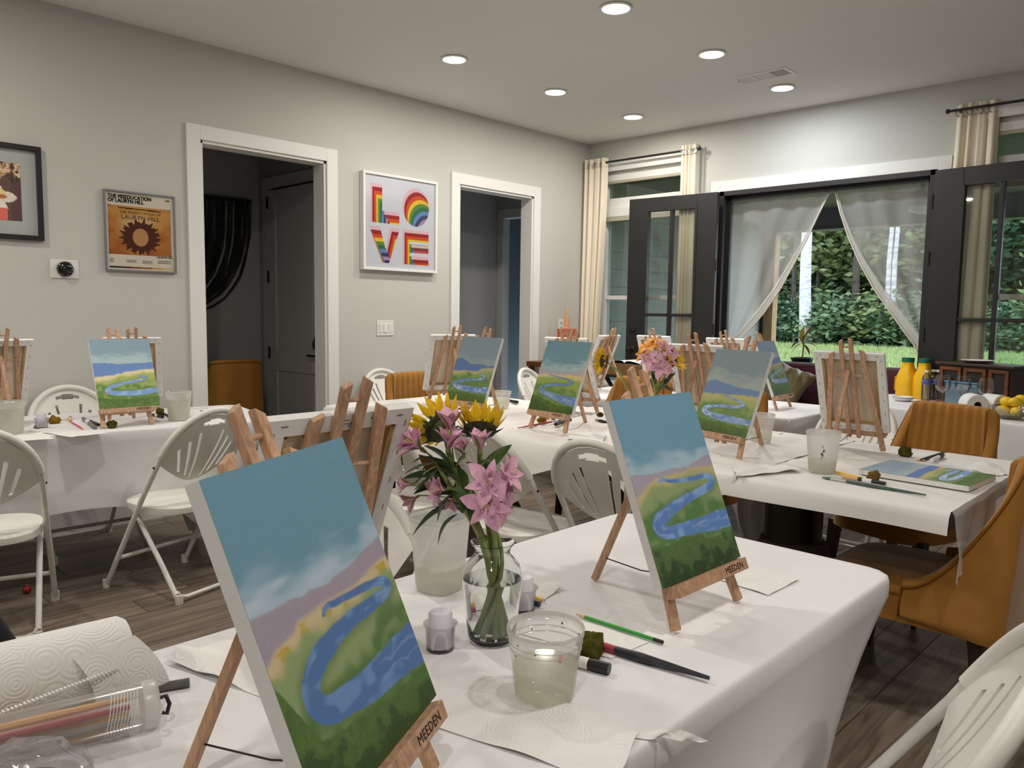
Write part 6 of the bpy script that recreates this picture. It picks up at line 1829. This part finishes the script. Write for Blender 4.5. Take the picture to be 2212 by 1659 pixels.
for k in range(7):
    a = k * .9; MB().ball((.055 * math.cos(a) * (k > 0), .055 * math.sin(a) * (k > 0), .006), (.016, .012, .006), 10, 6).build('red_pattern', mat('plate_red', ob(160, 60, 70), .5), t, smooth=180)

# ------------------------------------------------------------------ book stand, paint box in the corner
t = thing('wooden_stand', 'wooden box on a black folding stand by the left door, under the open book', 'stand', (1.02, -.62, 0))
MB().box((0, 0, .845), (.42, .30, .10)).build('box', mat('stand_wood', ob(110, 82, 52), .5, var=.2, vscale=8), t, bevel=.004)
for s in (-1, 1):
    MB().bar((s * .20, -.13, .02), (-s * .20, .13, .795), .030, .020, up=(0, 1, 0)).build('leg', 'marker_black', t)
    MB().bar((s * .20, .13, .02), (-s * .20, -.13, .795), .030, .020, up=(0, 1, 0)).build('leg', 'marker_black', t)
MB().box((0, 0, .785), (.46, .34, .02)).build('tray', 'marker_black', t, bevel=.003)
t = thing('open_book', 'open blank book lying on the wooden stand', 'book', (1.02, -.62, .896))
MB().box((0, 0, .003), (.40, .26, .006)).build('cover', 'marker_black', t)
for s in (-1, 1):
    def page(u, v): return (s * u * .19, lerp(-.12, .12, v), .008 + .020 * math.sin(PI * min(1, u * 1.1) ** .6) * (1 - .5 * u))
    b = MB(); b.grid(page, 12, 4); b.build('pages', 'paper', t, smooth=180)
pos = atz(1206, 745, .95)
t = thing('console_table', 'brown wooden console table in the corner behind the back turned canvases', 'table', (.22, -.60, 0))
MB().box((0.0, 0, .850), (.36, .64, .045)).build('top_board', 'walnut', t, bevel=.004)
for sx in (-1, 1):
    for sy in (-1, 1): MB().bar((sx * .15, sy * .28, .828), (sx * .15, sy * .28, .0), .04, .04, up=(0, 1, 0)).build('leg', 'walnut', t)
t = thing('brush_box', 'orange red printed box of brushes in the corner by the wall outlet', 'box', (.20, -.53, .8735), .3)
MB().box((0, 0, .15), (.10, .17, .30), taper=(1.1, 1.25)).build('carton', mat('orange_print', ob(196, 84, 50), .6, var=.4, vscale=16), t)
MB().box((.054, 0, .20), (.004, .12, .05)).build('yellow_title', mat('yellow_print', ob(226, 176, 60), .6, var=.3, vscale=40), t)
for k, (y, h_) in enumerate(((-.07, .12), (-.03, .19), (-.005, .20), (.06, .12))):
    MB().tube([(random.uniform(-.02, .02), y, .25), (random.uniform(-.02, .02), y - .02, .30 + h_)], .008, 8).build('brush_handle', 'bare_wood', t, smooth=40)

# ------------------------------------------------------------------ porch
PY = 3.5
M['porchw'] = mat('porch_siding', ob(190, 194, 194, .62), .7)
M['porchc'] = mat('porch_ceiling', (.20, .205, .19), .85)
M['porchb'] = mat('porch_beam', (.20, .205, .22), .7)
wall_panel('wall_porch', [((.02, .15, -.15), (.18, PY, 2.66)), ((5.6, .15, -.15), (5.7, PY, 2.66))], 'porchw')
b = MB()
for k in range(15): b.span((.18, .15, .02 + .175 * k), (.190, PY, .02 + .175 * k + .168))
struct(b.build('trim_8', 'porchw'))
wall_panel('ceiling_porch', [((.02, .15, 2.64), (5.7, PY + .25, 2.74)), ((-.6, .151, 2.74), (6.4, 4.2, 2.80))], 'porchc')
wall_panel('floor_porch', [((.02, .15, -.16), (5.7, PY + .2, -.02))], mat('porch_concrete', (.22, .21, .20), .8, var=.1, vscale=3))
struct(MB().span((.02, PY - .08, 2.40), (5.7, PY + .08, 2.64)).span((.02, PY - .10, 2.385), (5.7, PY + .10, 2.405)).build('trim_9', 'porchb'))
M['post'] = wood('porch_post', ob(150, 120, 86), ob(184, 156, 118), axis=2, scale=12, rough=.7)
for x in (.285, 5.45):
    struct(MB().span((x - .07, PY - .07, -.02), (x + .07, PY + .07, 2.39)).build('trim_10' if x < 1 else 'trim_11', 'post', bevel=.004))
struct(MB().span((.20, PY - .09, -.02), (.225, PY + .09, 2.39)).build('trim_12', 'black'))
p = aty(1992, 436, 1.6)
t = thing('ceiling_fan', 'ceiling fan under the porch roof, dim behind the right screen', 'fan', (p[0], p[1], 2.64))
b = MB(); b.lathe([(.065, 0), (.06, -.04), (.015, -.06), (.013, -.12), (.03, -.14), (.09, -.17), (.11, -.20), (.10, -.25), (.06, -.27), (.0, -.275)], 24); b.build('motor_housing', 'porchb', t, smooth=40)
for k in range(5):
    a = 2 * PI * k / 5 + .4
    T_ = Matrix.Rotation(a, 4, 'Z')
    MB().box((.38, 0, -.225), (.50, .13, .010), T_ @ Matrix.Rotation(.20, 4, 'X')).build('blade', 'porchb', t, bevel=.003)
    MB().box((.14, 0, -.225), (.12, .04, .008), T_).build('blade_arm', 'porchb', t)
MB().lathe([(.0, -.27), (.07, -.275), (.11, -.30), (.10, -.34), (.0, -.37)], 24).build('lamp_bowl', 'plastic_w', t, smooth=60)
M['sofa'] = mat('plum_velvet', ob(92, 46, 54), .85, sheen=.4, var=.15, vscale=7)
t = thing('porch_sofa', 'plum velvet sofa on the porch outside the french doors', 'sofa', (2.30, .98, -.02))
MB().box((0, -.05, .20), (2.0, .78, .22)).build('base', 'sofa', t, bevel=.03, smooth=40)
for x in (-.48, .48): MB().box((x, -.08, .39), (.94, .72, .18)).build('seat_cushion', mat('plum_velvet_lit', ob(128, 88, 98), .85, sheen=.4), t, bevel=.05, smooth=40)  # paler than the sofa: light on the seat top put into its colour
MB().box((0, .30, .52), (2.0, .20, .74)).build('back', 'sofa', t, bevel=.07, smooth=40)
for x in (-1.02, 1.02): MB().box((x, -.04, .36), (.20, .84, .56)).build('arm', 'sofa', t, bevel=.06, smooth=40)
for x in (-.9, .9):
    for y in (-.36, .30): MB().lathe([(.02, 0), (.03, .10)], 12, Matrix.Translation((x, y, 0)), cap0=True).build('leg', 'darkleg', t)
def pillow(name, label, m, loc, rot, size):
    t = thing(name, label, 'cushion', loc)
    v = []; b = MB(); n = 20
    for sgn in (-1, 1):
        def pf(u, v_):
            x, y = (u - .5) * 2, (v_ - .5) * 2
            th = (1 - x ** 4) ** .5 * (1 - y ** 4) ** .5
            wr = .16 * math.sin(11 * x + 5 * y + 3 * mnoise.noise(Vector((x * 1.5, y * 1.5, 1)))) * max(0, y + .3) + .12 * mnoise.noise(Vector((x * 3.5, y * 1.2 + x, sgn)))
            k = 1 - .06 * (1 - max(abs(x), abs(y)))
            e = 1 - .12 * (1 - x * x) * abs(y) ** 3 - .12 * (1 - y * y) * abs(x) ** 3
            return (x * size[0] / 2 * (1 - .16 * (1 - y * y)), y * size[1] / 2 * (1 - .16 * (1 - x * x)), sgn * (th * (1 + wr * 2)) * size[2] / 2)
        b.grid(pf, 40, 40)
    o = b.build('cover', m, t, smooth=180)
    o.matrix_local = rot
    return t
M['olive'] = mat('olive_satin', ob(124, 114, 78), .45, sheen=.5, spec=.5)
pillow('green_pillow', 'olive green satin pillow leaning on the porch sofa', 'olive', (1.70, .84, .66), Matrix.Rotation(.25, 4, 'Z') @ Matrix.Rotation(math.radians(68), 4, 'X') @ Matrix.Rotation(-.42, 4, 'Z'), (.50, .50, .24))
t = thing('knit_throw', 'chunky blue grey knitted throw along the porch sofa seat', 'blanket', (1.95, .86, .462))
for k in range(3):
    for j in range(12):
        MB().ball((-.34 + .06 * j, -.06 + .05 * k + .012 * (j % 2), .02), (.042, .030, .024), 10, 6, Matrix.Identity(4)).build('knit_loop', mat('blue_yarn', ob(92, 128, 144), .9, bump=.6, bscale=160) if 'yarn' not in M else M['yarn'], t, smooth=180)
        if 'yarn' not in M: M['yarn'] = t.children[0].data.materials[0]
# potted plant on a black planter
t = thing('black_planter', 'black planter box behind the porch sofa', 'planter', (1.62, 1.66, -.02))
MB().box((0, 0, .40), (.62, .34, .80), taper=(1.03, 1.05)).build('box', 'marker_black', t, bevel=.01)
MB().box((0, 0, .80), (.66, .37, .03)).build('rim', 'marker_black', t, bevel=.005)
t = thing('potted_croton', 'croton with yellow and bronze leaves in a black pot beyond the sofa', 'plant', (1.56, 1.62, .795))
MB().lathe([(.0, .0), (.085, .0), (.11, .09), (.115, .09), (.115, .105), (.10, .105), (.095, .09), (.0, .085)], 24).build('pot', 'marker_black', t, smooth=40)
lc = [mat('croton_yellow', ob(206, 190, 60), .5), mat('croton_bronze', ob(150, 84, 62), .5), mat('croton_green', ob(86, 104, 66), .5), mat('croton_grey', ob(150, 130, 130), .5)]
MB().tube([(0, 0, .08), (.01, 0, .22), (-.01, .01, .34)], .008, 6).build('stem', 'stem', t)
for (dx, dy, dz, l0, w, mi) in ((-.05, 0, .22, .20, .055, 0), (.02, .02, .17, .22, .05, 0), (.14, 0, .17, .20, .022, 1), (.19, .02, .06, .20, .022, 3), (-.18, 0, .02, .18, .02, 3), (-.15, .05, -.10, .20, .022, 3), (.16, .03, -.09, .20, .022, 1), (-.10, -.04, -.14, .18, .022, 1), (.10, -.05, -.15, .18, .022, 1), (.06, 0, .02, .16, .022, 3), (-.07, .03, .03, .15, .022, 2), (.12, .04, -.02, .2, .02, 2)):
    leaf_at(t, (0, 0, .24 + .05 * random.random()), (dx, dy, .28 + dz), w, .12, lc[mi], random.uniform(-.4, .4))

# ------------------------------------------------------------------ lawn and woods
fl2 = MB()
fl2.grid(lambda u, v: (lerp(-60, 60, u), lerp(3.7, 70, v), -.16 + .35 * mnoise.noise(Vector((u * 6, v * 6, 0))) * sm(v, .1, .5)), 40, 40)
ground = struct(fl2.build('ground', mat('lawn_soil', ob(128, 136, 90, .50), .95, var=.25, vscale=.8), None, smooth=180))
gb = MB(); rg = random.Random(4)
for k in range(26000):
    y = 9 + 24 * rg.random() ** .8; x = 4.95 + (y + 6.24) * rg.uniform(-.56, -.10)
    h_ = rg.uniform(.05, .12) * (1 + y / 30); a = rg.uniform(0, PI); w = .012 * (1 + y / 14); z = -.18
    dx, dy = math.cos(a) * w, math.sin(a) * w; lx, ly = rg.uniform(-.05, .05), rg.uniform(-.05, .05)
    o = len(gb.v); gb.v += [(x - dx, y - dy, z), (x + dx, y + dy, z), (x + lx, y + ly, z + h_)]; gb.f.append((o, o + 1, o + 2))
g = gb.build('grass', mat('grass_blades', ob(144, 160, 104, .50), .8, var=.3, vscale=1.2), None)
g['kind'] = 'stuff'; tag(g, 'short green lawn grass beyond the porch', 'grass')
def foliage_mat(name, c1, c2):
    m, nt, p_, o = nodes(name)
    vec = tex_co(nt)
    n = N(nt, 'ShaderNodeTexNoise'); n.inputs['Scale'].default_value = 1.3; n.inputs['Detail'].default_value = 5
    nt.links.new(vec, n.inputs['Vector'])
    r = N(nt, 'ShaderNodeValToRGB'); r.color_ramp.elements[0].position = .35; r.color_ramp.elements[1].position = .65
    r.color_ramp.elements[0].color = (*c1, 1); r.color_ramp.elements[1].color = (*c2, 1)
    nt.links.new(n.outputs['Fac'], r.inputs['Fac']); nt.links.new(r.outputs['Color'], p_.inputs['Base Color'])
    p_.inputs['Roughness'].default_value = .55
    return m
FM = [foliage_mat('leaves_a', ob(70, 96, 62, .42), ob(104, 134, 92, .42)), foliage_mat('leaves_b', ob(56, 84, 58, .42), ob(84, 120, 84, .42)), foliage_mat('leaves_c', ob(88, 108, 62, .42), ob(124, 140, 84, .42))]
M['bark'] = mat('dark_bark', (.05, .042, .034), .95, var=.3, vscale=4, bump=.5, bscale=12)
M['birch'] = mat('pale_bark', ob(176, 178, 182, .62), .9, var=.35, vscale=3.5, stretch=(1, 1, 3))
def crown_mesh(seed, n, rx, ry, rz, ls, m, clumps=26):
    r = np.random.default_rng(seed)
    cc = r.normal(size=(clumps, 3)); cc /= np.linalg.norm(cc, axis=1)[:, None]; cc *= r.uniform(.35, .95, (clumps, 1)); cc[:, 2] = np.abs(cc[:, 2]) * 1.0 - .15
    ci = r.integers(0, clumps, n); P = cc[ci] + r.normal(size=(n, 3)) * .17
    P *= np.array([rx, ry, rz]); P[:, 2] += rz * .35
    d = r.normal(size=(n, 3)); d[:, 2] = np.abs(d[:, 2]) * .5 - .3; d /= np.linalg.norm(d, axis=1)[:, None]
    e = np.cross(d, r.normal(size=(n, 3))); e /= np.linalg.norm(e, axis=1)[:, None]
    s = ls * r.uniform(.6, 1.4, (n, 1))
    v = np.stack([P - d * s, P + e * s * .42, P + d * s, P - e * s * .42], 1).reshape(-1, 3)
    me = bpy.data.meshes.new('crown'); me.from_pydata(v.tolist(), [], np.arange(4 * n).reshape(-1, 4).tolist())
    me.materials.append(m); return me
shr = [crown_mesh(20 + k, 3600, 2.3, 1.8, 1.9, .17, FM[k % 3]) for k in range(3)]
tre = [crown_mesh(40 + k, 5200, 3.0, 2.6, 4.2, .22, FM[(k + 1) % 3], 34) for k in range(3)]
def trunk_mesh(h_, r0, r1, m, seed):
    r = random.Random(seed); pts = [(r.uniform(-.03, .03) * k, r.uniform(-.03, .03) * k, h_ * k / 6 - .3) for k in range(7)]
    return MB().tube(pts, [lerp(r0, r1, k / 6) for k in range(7)], 12).mesh('trunk', m, 180)
tk = [trunk_mesh(7, .16, .07, 'bark', k) for k in range(2)]
rg = random.Random(9)
lab_s = ['low leafy green shrub, %s from the left along the lawn edge', 'dark green shrub, %s from the left along the lawn edge', 'yellowish green shrub, %s from the left along the lawn edge']
ORD = 'first second third fourth fifth sixth seventh eighth ninth tenth eleventh twelfth thirteenth fourteenth fifteenth sixteenth seventeenth eighteenth nineteenth twentieth'.split() + ['twenty first', 'twenty second']
for i in range(17):
    y = rg.uniform(32.5, 36); x = 4.95 + (y + 6.24) * (-.56 + .46 * (i + .5) / 17)
    t = thing('shrub', lab_s[i % 3] % ORD[i], 'shrub', (x, y, -.2), 0, 'shrubs along the edge of the lawn')
    c = link('crown', shr[i % 3], t); s_ = rg.uniform(.85, 1.25); c.scale = (s_, s_, s_ * rg.uniform(.85, 1.3)); c.rotation_euler = (0, 0, rg.uniform(0, 6))
    st_ = link('stems', tk[i % 2], t); st_.scale = (.35, .35, .22)
lab_t = ['tall mid green tree, %s from the left in the woods', 'tall dark green tree, %s from the left in the woods', 'tall yellowish green tree, %s from the left in the woods']
for i in range(22):
    y = rg.uniform(37, 48); x = 4.95 + (y + 6.24) * (-.60 + .54 * (i + .5) / 22)
    t = thing('tree', lab_t[i % 3] % ORD[i], 'tree', (x, y, -.2), 0, 'trees in the woods beyond the lawn')
    s_ = rg.uniform(.9, 1.3)
    c = link('crown', tre[i % 3], t, (0, 0, 3.2 * s_)); c.scale = (s_, s_, s_ * 1.1); c.rotation_euler = (0, 0, rg.uniform(0, 6))
    link('trunk', tk[i % 2], t).scale = (1, 1, 1.2)
for i in range(14):
    y = rg.uniform(50, 56); x = 4.95 + (y + 6.24) * (-.62 + .58 * (i + .5) / 14)
    t = thing('tree', 'dark tree deep in the woods, %s from the left' % ORD[i], 'tree', (x, y, -.2), 0, 'deep wood trees')
    c = link('crown', tre[1], t, (0, 0, 2.4)); c.scale = (1.7, 1.4, 1.9); c.rotation_euler = (0, 0, rg.uniform(0, 6))
    link('trunk', tk[i % 2], t).scale = (1, 1, 1.5)
pb_ = aty(1740, 700, 31.5); pt_ = aty(1742, 500, 31.5)
t = thing('pale_trunk', 'pale grey tree trunk standing before the dark woods, seen through the parted screen', 'tree', (pb_[0], 31.5, -.3))
MB().tube([((pt_[0] - pb_[0]) * k / 6 * 1.4 + .02 * math.sin(k * 2), 0, 8.5 * k / 6) for k in range(7)], [.30 - .014 * k for k in range(7)], 14).build('trunk', 'birch', t, smooth=180)
for (u, s_, lb) in ((1845, .20, 'mottled brown trunk left of the right screen edge'), (1915, .15, 'slim grey trunk behind the right screen'), (1927, .14, 'second slim grey trunk behind the right screen'), (1712, .14, 'dark trunk left of the pale trunk')):
    p = aty(u, 690, 33.5)
    t = thing('tree', lb, 'tree', (p[0], 33.5, -.3))
    MB().tube([(.03 * math.sin(k * 1.7), 0, 8.5 * k / 6) for k in range(7)], [s_ - .01 * k for k in range(7)], 12).build('trunk', 'birch' if 1900 < u else 'bark', t, smooth=180)
